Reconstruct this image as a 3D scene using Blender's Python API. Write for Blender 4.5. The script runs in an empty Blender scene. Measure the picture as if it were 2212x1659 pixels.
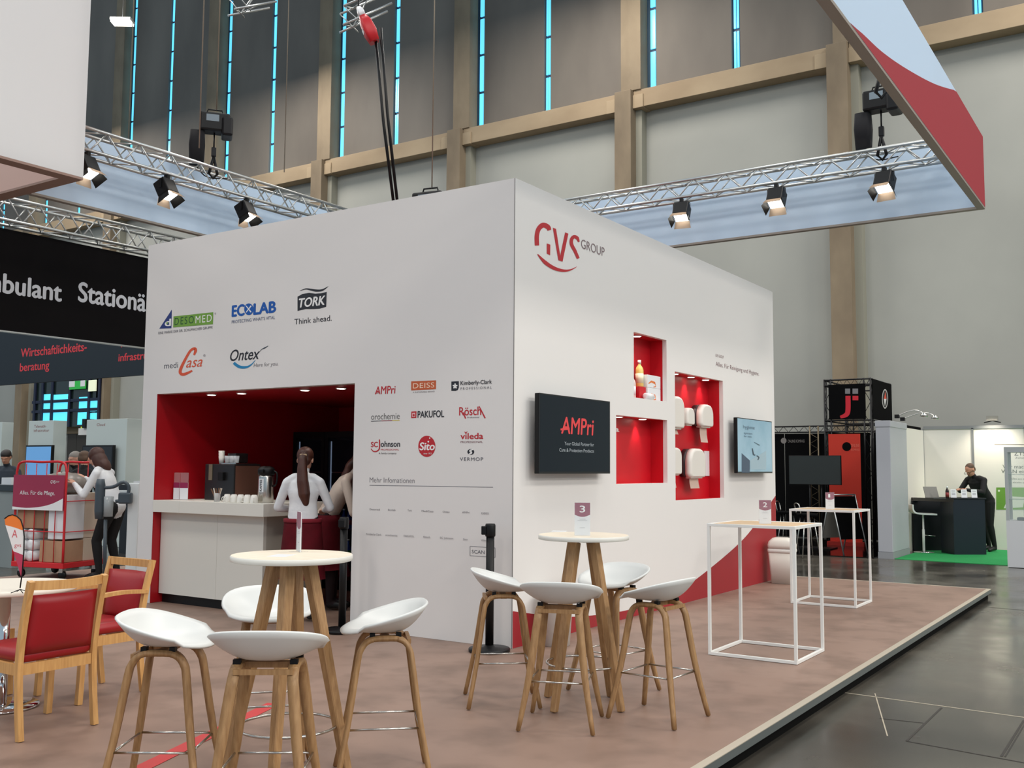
import bpy, bmesh, math, random
from math import sin, cos, pi, radians
from mathutils import Vector, Matrix

# ---------------------------------------------------------------- camera, world, lights, exposure
SC = bpy.context.scene
COL = SC.collection
random.seed(7)
F_PX, PITCH, ROLL, YAW = 2162.05, 0.083412, 0.006910, -0.587044
CAM = Vector((4.6721, -7.0539, 1.5))
FW = Vector((sin(YAW)*cos(PITCH), cos(YAW)*cos(PITCH), sin(PITCH)))
_r = Vector((cos(YAW), -sin(YAW), 0)); _u = _r.cross(FW)
RT = _r*cos(ROLL) + _u*sin(ROLL)
UP = -_r*sin(ROLL) + _u*cos(ROLL)
cd = bpy.data.cameras.new('camera'); cam = bpy.data.objects.new('camera', cd); COL.objects.link(cam)
cam.matrix_world = Matrix(((RT.x, UP.x, -FW.x, CAM.x), (RT.y, UP.y, -FW.y, CAM.y), (RT.z, UP.z, -FW.z, CAM.z), (0, 0, 0, 1)))
cd.sensor_fit = 'HORIZONTAL'; cd.sensor_width = 36; cd.lens = F_PX*36/2212; cd.clip_start = .05; cd.clip_end = 300
SC.camera = cam

w = bpy.data.worlds.new('hall_daylight'); SC.world = w; w.use_nodes = True
w.node_tree.nodes['Background'].inputs[0].default_value = (.64, .83, 1.0, 1)
w.node_tree.nodes['Background'].inputs[1].default_value = .5
SC.view_settings.view_transform = 'Standard'; SC.view_settings.look = 'None'
SC.view_settings.exposure = 0.1; SC.view_settings.gamma = 1; SC.view_settings.use_curve_mapping = False

def area_lamp(name, loc, sx, sy, power, col=(1, .93, .85), aim=None):
    l = bpy.data.lights.new(name, 'AREA'); l.shape = 'RECTANGLE'; l.size = sx; l.size_y = sy; l.energy = power; l.color = col
    o = bpy.data.objects.new(name, l); COL.objects.link(o); o.location = loc
    if aim is not None:
        o.rotation_euler = (Vector(aim)-Vector(loc)).to_track_quat('-Z', 'Y').to_euler()
    return o
# unseen hall lamps under the roof; right rows added and boosted for the side wall
for lx in (-32, -20, -8, 4, 16, 28, 40):
    for ly in (-18, -7, 4, 14):
        area_lamp('hall_lamp', (lx, ly, 15.5), 3., 3., 1290 if lx > 20 else 730 if lx > 10 else 500)

# pixel -> point on a known plane (the photograph's own 2212 x 1659 frame)
def ray(px, py): return FW + RT*((px-1106)/F_PX) - UP*((py-829.5)/F_PX)
def onz(px, py, z=0.): d = ray(px, py); return CAM + d*((z-CAM.z)/d.z)
def ony(px, py, y=0.): d = ray(px, py); return CAM + d*((y-CAM.y)/d.y)
def onx(px, py, x=0.): d = ray(px, py); return CAM + d*((x-CAM.x)/d.x)
def at_depth(P, px, py):
    d = ray(px, py); return CAM + d*((Vector(P)-CAM).dot(FW)/d.dot(FW))
def at_dist(dist, px, py): d = ray(px, py).normalized(); return CAM + d*dist

def pxof(P):
    d = Vector(P)-CAM; z = d.dot(FW); return (1106+F_PX*d.dot(RT)/z, 829.5-F_PX*d.dot(UP)/z)
def line_at_px(P0, dr, px):
    lo, hi = -6., 6.
    for _ in range(50):
        m_ = (lo+hi)/2
        if pxof(P0+dr*m_)[0] < px: lo = m_
        else: hi = m_
    return P0+dr*lo
# ---------------------------------------------------------------- materials
def lin(c):
    if isinstance(c, (int, float)): c = (c, c, c)
    return tuple(((v/255)/12.92 if v/255 <= .04045 else ((v/255+.055)/1.055)**2.4) for v in c) + (1,)
MATS = {}
def mat(name, rgb=(200, 200, 200), rough=.5, metal=0., spec=.5, emit=None, estr=0., alpha=1., trans=0., coat=0.):
    if name in MATS: return MATS[name]
    m = bpy.data.materials.new(name); m.use_nodes = True
    b = m.node_tree.nodes['Principled BSDF']
    b.inputs['Base Color'].default_value = lin(rgb); b.inputs['Roughness'].default_value = rough
    b.inputs['Metallic'].default_value = metal; b.inputs['Specular IOR Level'].default_value = spec
    if emit: b.inputs['Emission Color'].default_value = lin(emit); b.inputs['Emission Strength'].default_value = estr
    b.inputs['Alpha'].default_value = alpha; b.inputs['Transmission Weight'].default_value = trans
    b.inputs['Coat Weight'].default_value = coat
    MATS[name] = m; return m
def noise_mat(name, c1, c2, scale=5., detail=4., rough=.5, stretch=(1, 1, 1), lo=.35, hi=.65, bump=0., rough2=None, metal=0., spec=.5, coord='Object', c3=None, scale3=1.):
    if name in MATS: return MATS[name]
    m = mat(name, c1, rough, metal, spec); nt = m.node_tree; b = nt.nodes['Principled BSDF']
    tc = nt.nodes.new('ShaderNodeTexCoord'); mp = nt.nodes.new('ShaderNodeMapping'); mp.inputs['Scale'].default_value = stretch
    nz = nt.nodes.new('ShaderNodeTexNoise'); nz.inputs['Scale'].default_value = scale; nz.inputs['Detail'].default_value = detail
    rp = nt.nodes.new('ShaderNodeValToRGB'); rp.color_ramp.elements[0].position = lo; rp.color_ramp.elements[1].position = hi
    rp.color_ramp.elements[0].color = lin(c1); rp.color_ramp.elements[1].color = lin(c2)
    L = nt.links.new
    L(tc.outputs[coord], mp.inputs[0]); L(mp.outputs[0], nz.inputs[0]); L(nz.outputs[0], rp.inputs[0])
    out = rp.outputs[0]
    if c3 is not None:
        n2 = nt.nodes.new('ShaderNodeTexNoise'); n2.inputs['Scale'].default_value = scale3; n2.inputs['Detail'].default_value = 6
        L(mp.outputs[0], n2.inputs[0]); r2 = nt.nodes.new('ShaderNodeMapRange'); r2.inputs[1].default_value = .45; r2.inputs[2].default_value = .7
        L(n2.outputs[0], r2.inputs[0]); mx = nt.nodes.new('ShaderNodeMixRGB'); mx.inputs[2].default_value = lin(c3)
        L(r2.outputs[0], mx.inputs[0]); L(out, mx.inputs[1]); out = mx.outputs[0]
    L(out, b.inputs['Base Color'])
    if rough2 is not None:
        mr = nt.nodes.new('ShaderNodeMapRange'); mr.inputs[1].default_value = lo; mr.inputs[2].default_value = hi
        mr.inputs[3].default_value = rough; mr.inputs[4].default_value = rough2
        L(nz.outputs[0], mr.inputs[0]); L(mr.outputs[0], b.inputs['Roughness'])
    if bump:
        bp = nt.nodes.new('ShaderNodeBump'); bp.inputs['Strength'].default_value = bump; bp.inputs['Distance'].default_value = .01
        L(nz.outputs[0], bp.inputs['Height']); L(bp.outputs[0], b.inputs['Normal'])
    return m

# ---------------------------------------------------------------- mesh helpers
def obj(name, me, m=None, parent=None, smooth=False):
    if isinstance(me, bmesh.types.BMesh):
        bm = me; me = bpy.data.meshes.new(name); bm.to_mesh(me); bm.free()
    o = bpy.data.objects.new(name, me); COL.objects.link(o)
    if m is not None:
        for x in (m if isinstance(m, (list, tuple)) else [m]): me.materials.append(x)
    if parent is not None: o.parent = parent
    if smooth:
        for p in me.polygons: p.use_smooth = True
    return o
def thing(name, label, cat, loc=(0, 0, 0), rz=0., group=None):
    o = bpy.data.objects.new(name, None); COL.objects.link(o); o.empty_display_size = .1
    o.location = loc; o.rotation_euler = (0, 0, rz); tag(o, label, cat, group); return o
def tag(o, label=None, cat=None, group=None, kind=None):
    if label: o['label'] = label
    if cat: o['category'] = cat
    if group: o['group'] = group
    if kind: o['kind'] = kind
    return o
def struct(o): o['kind'] = 'structure'; return o
def copy_tree(o, parent=None):
    c = o.copy(); COL.objects.link(c); c.parent = parent
    for ch in [x for x in o.children]:
        copy_tree(ch, c)
    return c
def b_box(bm, lo, hi, bev=0., M=None, mi=0):
    g = bmesh.ops.create_cube(bm, size=1)
    vs = g['verts']; s = [hi[i]-lo[i] for i in range(3)]; c = [(hi[i]+lo[i])/2 for i in range(3)]
    for v in vs: v.co = Vector((v.co.x*s[0]+c[0], v.co.y*s[1]+c[1], v.co.z*s[2]+c[2]))
    fs = set(f for v in vs for f in v.link_faces)
    for f in fs: f.material_index = mi
    if bev:
        es = list(set(e for v in vs for e in v.link_edges))
        r = bmesh.ops.bevel(bm, geom=es, offset=bev, segments=2, affect='EDGES', profile=.5)
        vs = list(set(v for f in r['faces'] for v in f.verts) | set(v for v in vs if v.is_valid))
    if M is not None:
        for v in vs: v.co = M @ v.co
    return vs
def box(name, lo, hi, m, parent=None, bev=0., M=None):
    bm = bmesh.new(); b_box(bm, lo, hi, bev, M); return obj(name, bm, m, parent)
def frames(pts, closed=False):
    n = len(pts); T = []
    for i in range(n):
        a = pts[i-1] if (i > 0 or closed) else pts[i]; b = pts[(i+1) % n] if (i < n-1 or closed) else pts[i]
        T.append((b-a).normalized())
    ref = Vector((0, 0, 1)) if abs(T[0].z) < .9 else Vector((1, 0, 0))
    N = [(ref - T[0]*ref.dot(T[0])).normalized()]
    for i in range(1, n):
        v = N[-1] - T[i]*N[-1].dot(T[i]); N.append(v.normalized() if v.length > 1e-6 else N[-1])
    return T, N
def b_tube(bm, pts, rad, seg=8, closed=False, mi=0, caps=True, flat=None):
    """round (or flat=(w,h) rectangular) tube along pts; rad may be a list"""
    pts = [Vector(p) for p in pts]; T, N = frames(pts, closed); rings = []
    for i, p in enumerate(pts):
        r = rad[i] if isinstance(rad, (list, tuple)) else rad
        B = T[i].cross(N[i]); ring = []
        if flat:
            w_, h_ = flat[i] if isinstance(flat, list) else flat
            for sx, sy in ((1, 1), (-1, 1), (-1, -1), (1, -1)): ring.append(bm.verts.new(p + B*(sx*w_/2) + N[i]*(sy*h_/2)))
        else:
            for k in range(seg):
                a = 2*pi*k/seg; ring.append(bm.verts.new(p + N[i]*(cos(a)*r) + B*(sin(a)*r)))
        rings.append(ring)
    k = len(rings[0]); n = len(rings)
    for i in range(n if closed else n-1):
        A, Bq = rings[i], rings[(i+1) % n]
        for j in range(k):
            f = bm.faces.new((A[j], A[(j+1) % k], Bq[(j+1) % k], Bq[j])); f.material_index = mi; f.smooth = not flat
    if caps and not closed:
        f = bm.faces.new(rings[0][::-1]); f.material_index = mi; f = bm.faces.new(rings[-1]); f.material_index = mi
    return bm
def tube(name, pts, rad, m, parent=None, seg=8, closed=False, flat=None):
    bm = bmesh.new(); b_tube(bm, pts, rad, seg, closed, flat=flat); return obj(name, bm, m, parent)
def b_lathe(bm, prof, seg=24, M=None, mi=0, sx=1., sy=1.):
    rings = []
    for r, z in prof:
        ring = []
        for k in range(seg):
            a = 2*pi*k/seg; v = Vector((cos(a)*r*sx, sin(a)*r*sy, z))
            ring.append(bm.verts.new(M @ v if M is not None else v))
        rings.append(ring)
    for A, B in zip(rings, rings[1:]):
        for j in range(seg):
            f = bm.faces.new((A[j], A[(j+1) % seg], B[(j+1) % seg], B[j])); f.material_index = mi; f.smooth = True
    if prof[0][0] > 1e-5: f = bm.faces.new(rings[0][::-1]); f.material_index = mi
    if prof[-1][0] > 1e-5: f = bm.faces.new(rings[-1]); f.material_index = mi
    return bm
def lathe(name, prof, m, parent=None, seg=24, M=None, sx=1., sy=1.):
    bm = bmesh.new(); b_lathe(bm, prof, seg, M, 0, sx, sy); return obj(name, bm, m, parent)
def b_prism(bm, poly, d0, d1, M=None, mi=0):
    """2D polygon (x,y) extruded in local z from d0 to d1, then M"""
    a = [Vector((x, y, d0)) for x, y in poly]; b = [Vector((x, y, d1)) for x, y in poly]
    if M is not None: a = [M @ v for v in a]; b = [M @ v for v in b]
    A = [bm.verts.new(v) for v in a]; B = [bm.verts.new(v) for v in b]; n = len(poly)
    fs = [bm.faces.new(A[::-1]), bm.faces.new(B)]
    for j in range(n): fs.append(bm.faces.new((A[j], A[(j+1) % n], B[(j+1) % n], B[j])))
    for f in fs: f.material_index = mi
    return bm
def prism(name, poly, d0, d1, m, parent=None, M=None):
    bm = bmesh.new(); b_prism(bm, poly, d0, d1, M); bmesh.ops.recalc_face_normals(bm, faces=bm.faces); return obj(name, bm, m, parent)
def arc(pts, n=6):
    """Catmull-Rom through 2D/3D points"""
    P = [Vector(p) for p in pts]; out = []
    for i in range(len(P)-1):
        p0 = P[i-1] if i else P[0]; p1 = P[i]; p2 = P[i+1]; p3 = P[i+2] if i+2 < len(P) else P[-1]
        for k in range(n):
            t = k/n
            out.append(.5*((2*p1)+(p2-p0)*t+(2*p0-5*p1+4*p2-p3)*t*t+(3*p1-p0-3*p2+p3)*t**3))
    out.append(P[-1]); return out
TMP = bpy.data.scenes.new('mesh_workshop')      # scratch scene: keeps evaluation of single helpers cheap
def evaluated(o):
    TMP.collection.objects.link(o); vl = TMP.view_layers[0]; vl.update(); dg = vl.depsgraph
    me = bpy.data.meshes.new_from_object(o.evaluated_get(dg)); TMP.collection.objects.unlink(o); return me
def text_mesh(body, shear=0., bold=0., spacing=1.):
    cu = bpy.data.curves.new('lettering', 'FONT'); cu.body = body; cu.size = 1; cu.offset = min(bold, 0); cu.shear = shear
    cu.space_character = spacing; cu.resolution_u = 4
    o = bpy.data.objects.new('lettering', cu); me = evaluated(o)
    bpy.data.objects.remove(o); bpy.data.curves.remove(cu); return me
CAPH = .73
def b_text(bm, body, M, x0, x1, y0, cap, mi=0, shear=0., bold=0., spacing=1., z=0.):
    """lettering whose ink runs from x0 to x1 on the baseline y0, capitals cap high; M maps (x,y,z) to the wall"""
    me = text_mesh(body, shear, bold, spacing)
    xs = [v.co.x for v in me.vertices]
    if not xs: return
    a, b = min(xs), max(xs); k = (x1-x0)/(b-a); h = cap/CAPH
    reps = [(0, 0)] if bold <= 0 else [(0, 0), (bold, 0), (-bold, 0), (0, bold*.7), (0, -bold*.7)]     # heavier weights: the ink repeated with small offsets
    for n_, (dx, dy) in enumerate(reps):
        vs = [bm.verts.new(M @ Vector((x0+(v.co.x-a+dx)*k, y0+(v.co.y+dy)*h, z+n_*.00004))) for v in me.vertices]
        for p in me.polygons:
            try:
                f = bm.faces.new([vs[i] for i in p.vertices]); f.material_index = mi
            except ValueError: pass
    bpy.data.meshes.remove(me)
def b_poly(bm, pts, M, mi=0, z=0.):
    f = bm.faces.new([bm.verts.new(M @ Vector((p[0], p[1], z))) for p in pts]); f.material_index = mi
    bmesh.ops.triangulate(bm, faces=[f])
def stroke(pts, widths):
    """2D brush stroke outline"""
    P = [Vector((p[0], p[1])) for p in pts]; L, R_ = [], []
    for i, p in enumerate(P):
        a = P[max(i-1, 0)]; b = P[min(i+1, len(P)-1)]; t = (b-a).normalized(); n = Vector((-t.y, t.x))*widths[i]/2
        L.append(p+n); R_.append(p-n)
    return L, R_
def b_stroke(bm, pts, widths, M, mi=0, z=0.):
    L, R_ = stroke(pts, widths); A = [bm.verts.new(M @ Vector((p.x, p.y, z))) for p in L]; B = [bm.verts.new(M @ Vector((p.x, p.y, z))) for p in R_]
    for i in range(len(A)-1):
        f = bm.faces.new((A[i], A[i+1], B[i+1], B[i])); f.material_index = mi
# planes for print: front wall (x, z at y=0), side wall (y, z at x=0)
MF = Matrix(((1, 0, 0, 0), (0, 0, -1, 0), (0, 1, 0, 0), (0, 0, 0, 1)))      # local z -> -Y
MS = Matrix(((0, 0, 1, 0), (1, 0, 0, 0), (0, 1, 0, 0), (0, 0, 0, 1)))       # local (x,y,z) -> (Z?,..): x->Y, y->Z, z->+X
# ---------------------------------------------------------------- common materials
HF = -.12                                      # hall floor level (platform top is z = 0)
WHITE = mat('white_panel', (232, 230, 227), .55)
WHITE_GLOSS = mat('white_print_board', (226, 222, 219), .32)
BLACK = mat('black_plastic', (13, 13, 14), .45, spec=.3)
DARKM = mat('black_metal', (20, 20, 22), .38, .2, spec=.3)
ALU = mat('aluminium', (190, 192, 190), .32, .9)
STEEL = mat('brushed_steel', (200, 198, 192), .25, 1.)
CHROME = mat('chrome', (225, 225, 225), .08, 1.)
RED_W = mat('red_wall_paint', (168, 8, 22), .45)
RED_P = mat('red_print', (160, 38, 46), .5)
OAK = noise_mat('light_oak', (176, 138, 94), (150, 112, 72), 6, 5, .5, (14, 14, 1.2), .3, .7)
BEECH = noise_mat('beech', (214, 166, 104), (192, 142, 84), 5, 4, .42, (12, 12, 1.), .3, .7)
CONC = noise_mat('concrete', (150, 134, 110), (128, 112, 92), 1.3, 8, .85, (1, 1, .5), .3, .7, .15, c3=(112, 98, 80), scale3=.6)
CONC2 = noise_mat('beam_concrete', (172, 152, 124), (152, 132, 106), 1.1, 8, .85, (.5, 1, 1), .3, .7, .12)
PLASTER = noise_mat('wall_panel_paint', (172, 172, 164), (160, 160, 153), .35, 5, .8, (1, 1, 1), .3, .7)
BLIND = noise_mat('dark_blind', (122, 114, 104), (100, 93, 85), .5, 4, .7, (1, 1, .4), .3, .7)
SKYBLUE = mat('daylit_glass', (90, 190, 240), .2, emit=(96, 200, 248), estr=1.15)
SLITEDGE = mat('slit_frame', (40, 70, 90), .5)

# ---------------------------------------------------------------- hall floor with joints
fm = noise_mat('polished_hall_floor', (66, 63, 57), (92, 87, 78), 1.3, 9, .12, (1, 1, 1), .3, .7, .03, rough2=.3, c3=(52, 49, 45), scale3=.45)
floor = struct(box('floor', (-60, -30, HF-.3), (40, 19, HF), fm))
jm = mat('floor_joint', (38, 34, 30), .6); jl = mat('light_joint', (168, 158, 140), .5)
def fl(px, py): return onz(px, py, HF)
def joint(name, a, b, w_, m):
    A, B = fl(*a), fl(*b); d = (B-A).normalized(); n = Vector((-d.y, d.x, 0))*w_/2
    bm = bmesh.new(); vs = [bm.verts.new(v + Vector((0, 0, .0015))) for v in (A-n, B-n, B+n, A+n)]
    f = bm.faces.new(vs); r = bmesh.ops.extrude_face_region(bm, geom=[f])
    for v in r['geom']:
        if isinstance(v, bmesh.types.BMVert): v.co.z -= .02
    bmesh.ops.recalc_face_normals(bm, faces=bm.faces)
    return obj(name, bm, m, floor)
joint('joint_strip', (1815, 1495), (2300, 1562), .014, jl)
joint('joint_strip', (1958, 1601), (2300, 1664), .012, jm)
joint('joint_strip', (2034, 1529), (1958, 1601), .014, jm)
joint('joint_strip', (2212, 1556), (2163, 1634), .014, jm)
joint('joint_strip', (2218, 1557), (2171, 1635), .008, jm)
joint('joint_strip', (2090, 1308), (2300, 1326), .012, jm)
joint('joint_strip', (1900, 1552), (1995, 1562), .006, jm)
joint('joint_strip', (1890, 1498), (1917, 1590), .008, jl)

# ---------------------------------------------------------------- back wall of the hall
D = 18.
wall = struct(box('wall_back', (-60, D, HF), (40, D+.4, 26), PLASTER))
pill_px = [672, 961, 1320, 1786]
zb_beam = 11.7
pill_x = [ony(672, 380, D-.6).x, ony(961, 330, D-.6).x, ony(1320, 250, D-.6).x, ony(1786, 200, D-.6).x]
step = (pill_x[3]-pill_x[0])/3
pill_x = [pill_x[3] + step*k for k in range(-7, 4)]
PW = .62
beam_lo = ony(1560, 190, D-.55).z; beam_hi = ony(1560, 150, D-.55).z
for k, x in enumerate(pill_x):
    p = struct(thing('pillar', 'concrete', 'pillar', (x, D, HF))); del p['label']; del p['category']
    p.name = 'wall_pillar'
    box('lower_shaft', (0, -.62, 0), (PW*.82, 0, beam_hi-HF), CONC, p, .01)
    box('upper_shaft', (.14, -.5, beam_hi-HF), (PW+.14, 0, 26), CONC, p, .01)
    box('rib', (PW*.82, -.3, 0), (PW*1.12, 0, beam_lo-HF), mat('rib_paint', (150, 148, 134), .8), p)
    # bearing pockets where the beams land
    box('bearing', (-.32, -.5, beam_lo-HF-.02), (-.004, -.0, beam_lo-HF+.36), CONC2, p, .008)
    box('bearing', (PW*.82+.004, -.5, beam_lo-HF-.02), (PW*.82+.32, -.0, beam_lo-HF+.36), CONC2, p, .008)
    if k < len(pill_x)-1:
        x0 = x+PW*.82; x1 = x+step
        b = struct(box('wall_beam', (x0+.01, D-.46, beam_lo), (x1-.01, D-.002, beam_hi), CONC2, None, .01))
        bw = struct(thing('w', 'x', 'x', (0, 0, 0))); del bw['label']; del bw['category']; bw.name = 'window_%d' % (k+1)
        mid = (x+PW+.14+x1+.14)/2
        gap = .24
        xa = x+PW+.14+.2
        zt = 26
        yb = D-.12
        box('blind_panel', (xa+.12, yb-.03, beam_hi-.02), (mid-gap/2, yb+.1, zt), BLIND, bw)
        box('blind_panel', (mid+gap/2, yb-.03, beam_hi-.02), (x1+.13, yb+.1, zt), BLIND, bw)
        # daylight slits, cut into lengths by their brackets
        for sx0, sx1, nm in ((mid-gap/2+.05, mid-.015, 0), (mid+.015, mid+gap/2-.05, 1), (xa-.08, xa+.07, 2)):
            z = beam_hi
            while z < 21:
                box('slit_pane', (sx0, yb+.02, z+.03), (sx1, yb+.06, z+1.16), SKYBLUE, bw)
                z += 1.22
        box('slit_frame', (mid-gap/2, yb+.06, beam_hi), (mid+gap/2, yb+.1, zt), SLITEDGE, bw)
        box('slit_frame', (xa-.2, yb+.06, beam_hi), (xa+.12, yb+.1, zt), SLITEDGE, bw)
# ---------------------------------------------------------------- platform
PX0, PX1, PY0, PY1 = -8.5, 2.61, -12., 7.12
carpet = noise_mat('mottled_vinyl', (150, 124, 110), (138, 112, 98), 1.1, 8, .5, (1, 1, 1), .3, .7, 0, c3=(124, 101, 88), scale3=3.5, coord='Object')
plat = thing('raised_platform', 'low exhibition platform with mottled brown vinyl deck and metal edging', 'platform', (0, 0, HF))
box('deck', (PX0, PY0, .071), (PX1-.03, PY1-.03, -HF-.0004), carpet, plat)
box('skirting', (PX0+.02, PY0, 0.), (PX1-.035, PY1-.035, .0705), mat('black_skirt_shadow', (5, 5, 5), .8, spec=.1), plat)  # black skirting, with the shadow under the trim put into its colour
TRIM = mat('edge_trim', (196, 186, 168), .4, .3); TRIMS = mat('edge_trim_side', (128, 136, 136), .35, .6)
box('edge_trim', (PX1-.05, PY0, -HF-.004), (PX1, PY1, -HF+.0004), TRIM, plat)
box('edge_trim', (PX0, PY1-.05, -HF-.004), (PX1-.05, PY1, -HF+.0004), TRIM, plat)
box('edge_fascia', (PX1-.03, PY0, -HF-.05), (PX1-.002, PY1-.002, -HF-.004), TRIMS, plat)
box('edge_fascia', (PX0, PY1-.03, -HF-.05), (PX1-.03, PY1-.002, -HF-.004), TRIMS, plat)
# red stripe of floor tape
A, B = onz(308, 1659), onz(592, 1520); d = (B-A).normalized(); n = Vector((-d.y, d.x, 0))*.047; A = A-d*1.6
bm = bmesh.new()
b_prism(bm, [((A-n).x, (A-n).y), ((B-n).x, (B-n).y), ((B+n).x, (B+n).y), ((A+n).x, (A+n).y)], .001, .003)
tag(obj('floor_tape', bm, mat('red_tape', (196, 62, 62), .5)), 'red stripe of tape stuck on the brown vinyl deck', 'tape')

# ---------------------------------------------------------------- exhibition cabin
CW, CL, CH = 5.006, 6.576, 3.993
cab = thing('exhibition_cabin', 'tall white exhibition cabin with a bar opening, red niches and printed logos', 'cabin', (0, 0, 0))
T = .1
OX0, OX1, OZ = -4.752, -1.812, 2.288
# front wall as one panel with the bar opening cut out
bm = bmesh.new()
b_prism(bm, [(-CW, .001), (OX0, .001), (OX0, OZ), (OX1, OZ), (OX1, .001), (-.0006, .001), (-.0006, CH), (-CW, CH)], -T, 0, MF)
bmesh.ops.recalc_face_normals(bm, faces=bm.faces)
front = obj('front_wall', bm, WHITE_GLOSS, cab)
# side wall: built as strips around the three niches
NI = [(2.248, 3.05, 2.235, 2.918), (1.853, 3.055, 1.345, 2.033), (3.264, 4.69, 1.148, 2.59)]
ys = sorted(set([T, CL] + [v for n_ in NI for v in n_[:2]])); zs = sorted(set([0.001, CH] + [v for n_ in NI for v in n_[2:]]))
bm = bmesh.new(); VV = {}; TS = .05
def sv(y, z, x):
    k = (round(y, 4), round(z, 4), x)
    if k not in VV: VV[k] = bm.verts.new((x, y, z))
    return VV[k]
ys[0] = 0.0
for i in range(len(ys)-1):
    for j in range(len(zs)-1):
        yc, zc = (ys[i]+ys[i+1])/2, (zs[j]+zs[j+1])/2
        if any(a < yc < b and c < zc < d_ for a, b, c, d_ in NI): continue
        bm.faces.new([sv(ys[a_], zs[b_], -TS) for a_, b_ in ((i, j), (i+1, j), (i+1, j+1), (i, j+1))])
r = bmesh.ops.extrude_face_region(bm, geom=list(bm.faces))
for v in r['geom']:
    if isinstance(v, bmesh.types.BMVert):
        v.co.x = 0
for v in bm.verts:
    if v.co.x < -.01 and v.co.y < .0001: v.co.y = T
bmesh.ops.recalc_face_normals(bm, faces=bm.faces)
side = obj('side_wall', bm, WHITE, cab)
box('rear_wall', (-CW, CL-T, .001), (-T, CL, CH), WHITE, cab)
box('end_wall', (-CW, T, .001), (-CW+T, CL-T, CH), WHITE, cab)
box('corner_seam', (-.006, -.0035, .001), (-.001, -.0002, CH), mat('seam', (120, 116, 114), .6), front)
# red swoosh printed along the foot of the side wall
MSx = Matrix(((0, 0, 1, 0), (1, 0, 0, 0), (0, 1, 0, 0), (0, 0, 0, 1)))
sw = arc([(0.002, .31), (.177, .277), (.7, .185), (1.21, .127), (2.0, .085), (2.8, .105), (3.517, .185), (4.294, .346), (5.149, .561), (5.714, .757), (6.57, 1.139)], 5)
bm = bmesh.new()
A_ = [bm.verts.new((.002, p.x, max(p.y, .02))) for p in [Vector((q[0], q[1])) for q in sw]]; B_ = [bm.verts.new((.002, q[0], .003)) for q in sw]
for i in range(len(sw)-1): bm.faces.new((B_[i], B_[i+1], A_[i+1], A_[i]))
tag(obj('printed_swoosh', bm, RED_P, side), 'red printed swoosh along the foot of the wall')
# niches lined in red, right cheek plain grey-white, spots in the top
LENS = mat('lamp_lens', (255, 250, 240), .3, emit=(255, 246, 232), estr=9.)
RIM = mat('lamp_rim', (210, 208, 204), .4)
DN = .15
REDN = mat('red_niche_lining', (196, 12, 30), .42)
for (y0, y1, z0, z1), spots in zip(NI, ((2.56,), (2.13, 2.68), (3.52, 3.98, 4.42))):
    nm = obj('niche', bmesh.new(), None, cab)
    x0 = -TS-DN
    nm.data.materials.append(REDN)
    bm = bmesh.new()
    b_box(bm, (x0-.02, y0-.02, z0-.02), (x0, y1+.02, z1+.02))
    b_box(bm, (x0, y0-.02, z0-.02), (-TS-.001, y0, z1+.02))
    b_box(bm, (x0, y1, z0-.02), (-TS-.001, y1+.02, z1+.02))
    b_box(bm, (x0, y0, z1), (-TS-.001, y1, z1+.02))
    b_box(bm, (x0, y0, z0-.02), (-TS-.001, y1, z0))
    bm.to_mesh(nm.data); bm.free()
    for s in spots:
        lathe('spot_rim', [(.05, z1-.006), (.05, z1-.0005)], RIM, nm, 20, Matrix.Translation((-.115, s, 0)))
        lathe('spot_lens', [(.038, z1-.009), (.038, z1-.0062)], LENS, nm, 20, Matrix.Translation((-.115, s, 0)))
        l = bpy.data.lights.new('niche_spot', 'SPOT'); l.energy = 5; l.spot_size = radians(70); l.spot_blend = .5; l.color = (1, .93, .84); l.shadow_soft_size = .03
        o = bpy.data.objects.new('niche_spot', l); COL.objects.link(o); o.parent = nm; o.location = (-.13, s, z1-.03); o.rotation_euler = (0, radians(9), 0)
# bar interior
box('inner_wall', (-CW+T, T, .001), (OX0, 2.9, OZ+.3), RED_W, cab)
box('inner_wall', (OX0, 2.9, .001), (-.6, 2.95, OZ+.3), RED_W, cab)
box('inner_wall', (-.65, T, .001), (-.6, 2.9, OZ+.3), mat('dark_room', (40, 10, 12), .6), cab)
ceil = box('bar_ceiling', (OX0, T, OZ+.002), (-.6, 2.9, OZ+.05), RED_W, cab)
box('red_reveal', (OX0-.001, .0, .002), (OX0+.004, T, OZ), RED_W, cab)
for px, py in ((457, 852), (522, 849), (659, 842), (737, 838)):
    p = onz(px, py, OZ)
    lathe('downlight_rim', [(.055, -.008), (.055, .002)], RIM, ceil, 20, Matrix.Translation((p.x, p.y, OZ)))
    lathe('downlight_lens', [(.042, -.011), (.042, -.0082)], LENS, ceil, 20, Matrix.Translation((p.x, p.y, OZ)))
    l = bpy.data.lights.new('bar_downlight', 'SPOT'); l.energy = 7; l.spot_size = radians(80); l.spot_blend = .6; l.color = (1, .93, .84); l.shadow_soft_size = .04
    o = bpy.data.objects.new('bar_downlight', l); COL.objects.link(o); o.location = (p.x, p.y, OZ-.05); o.parent = ceil
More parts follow.
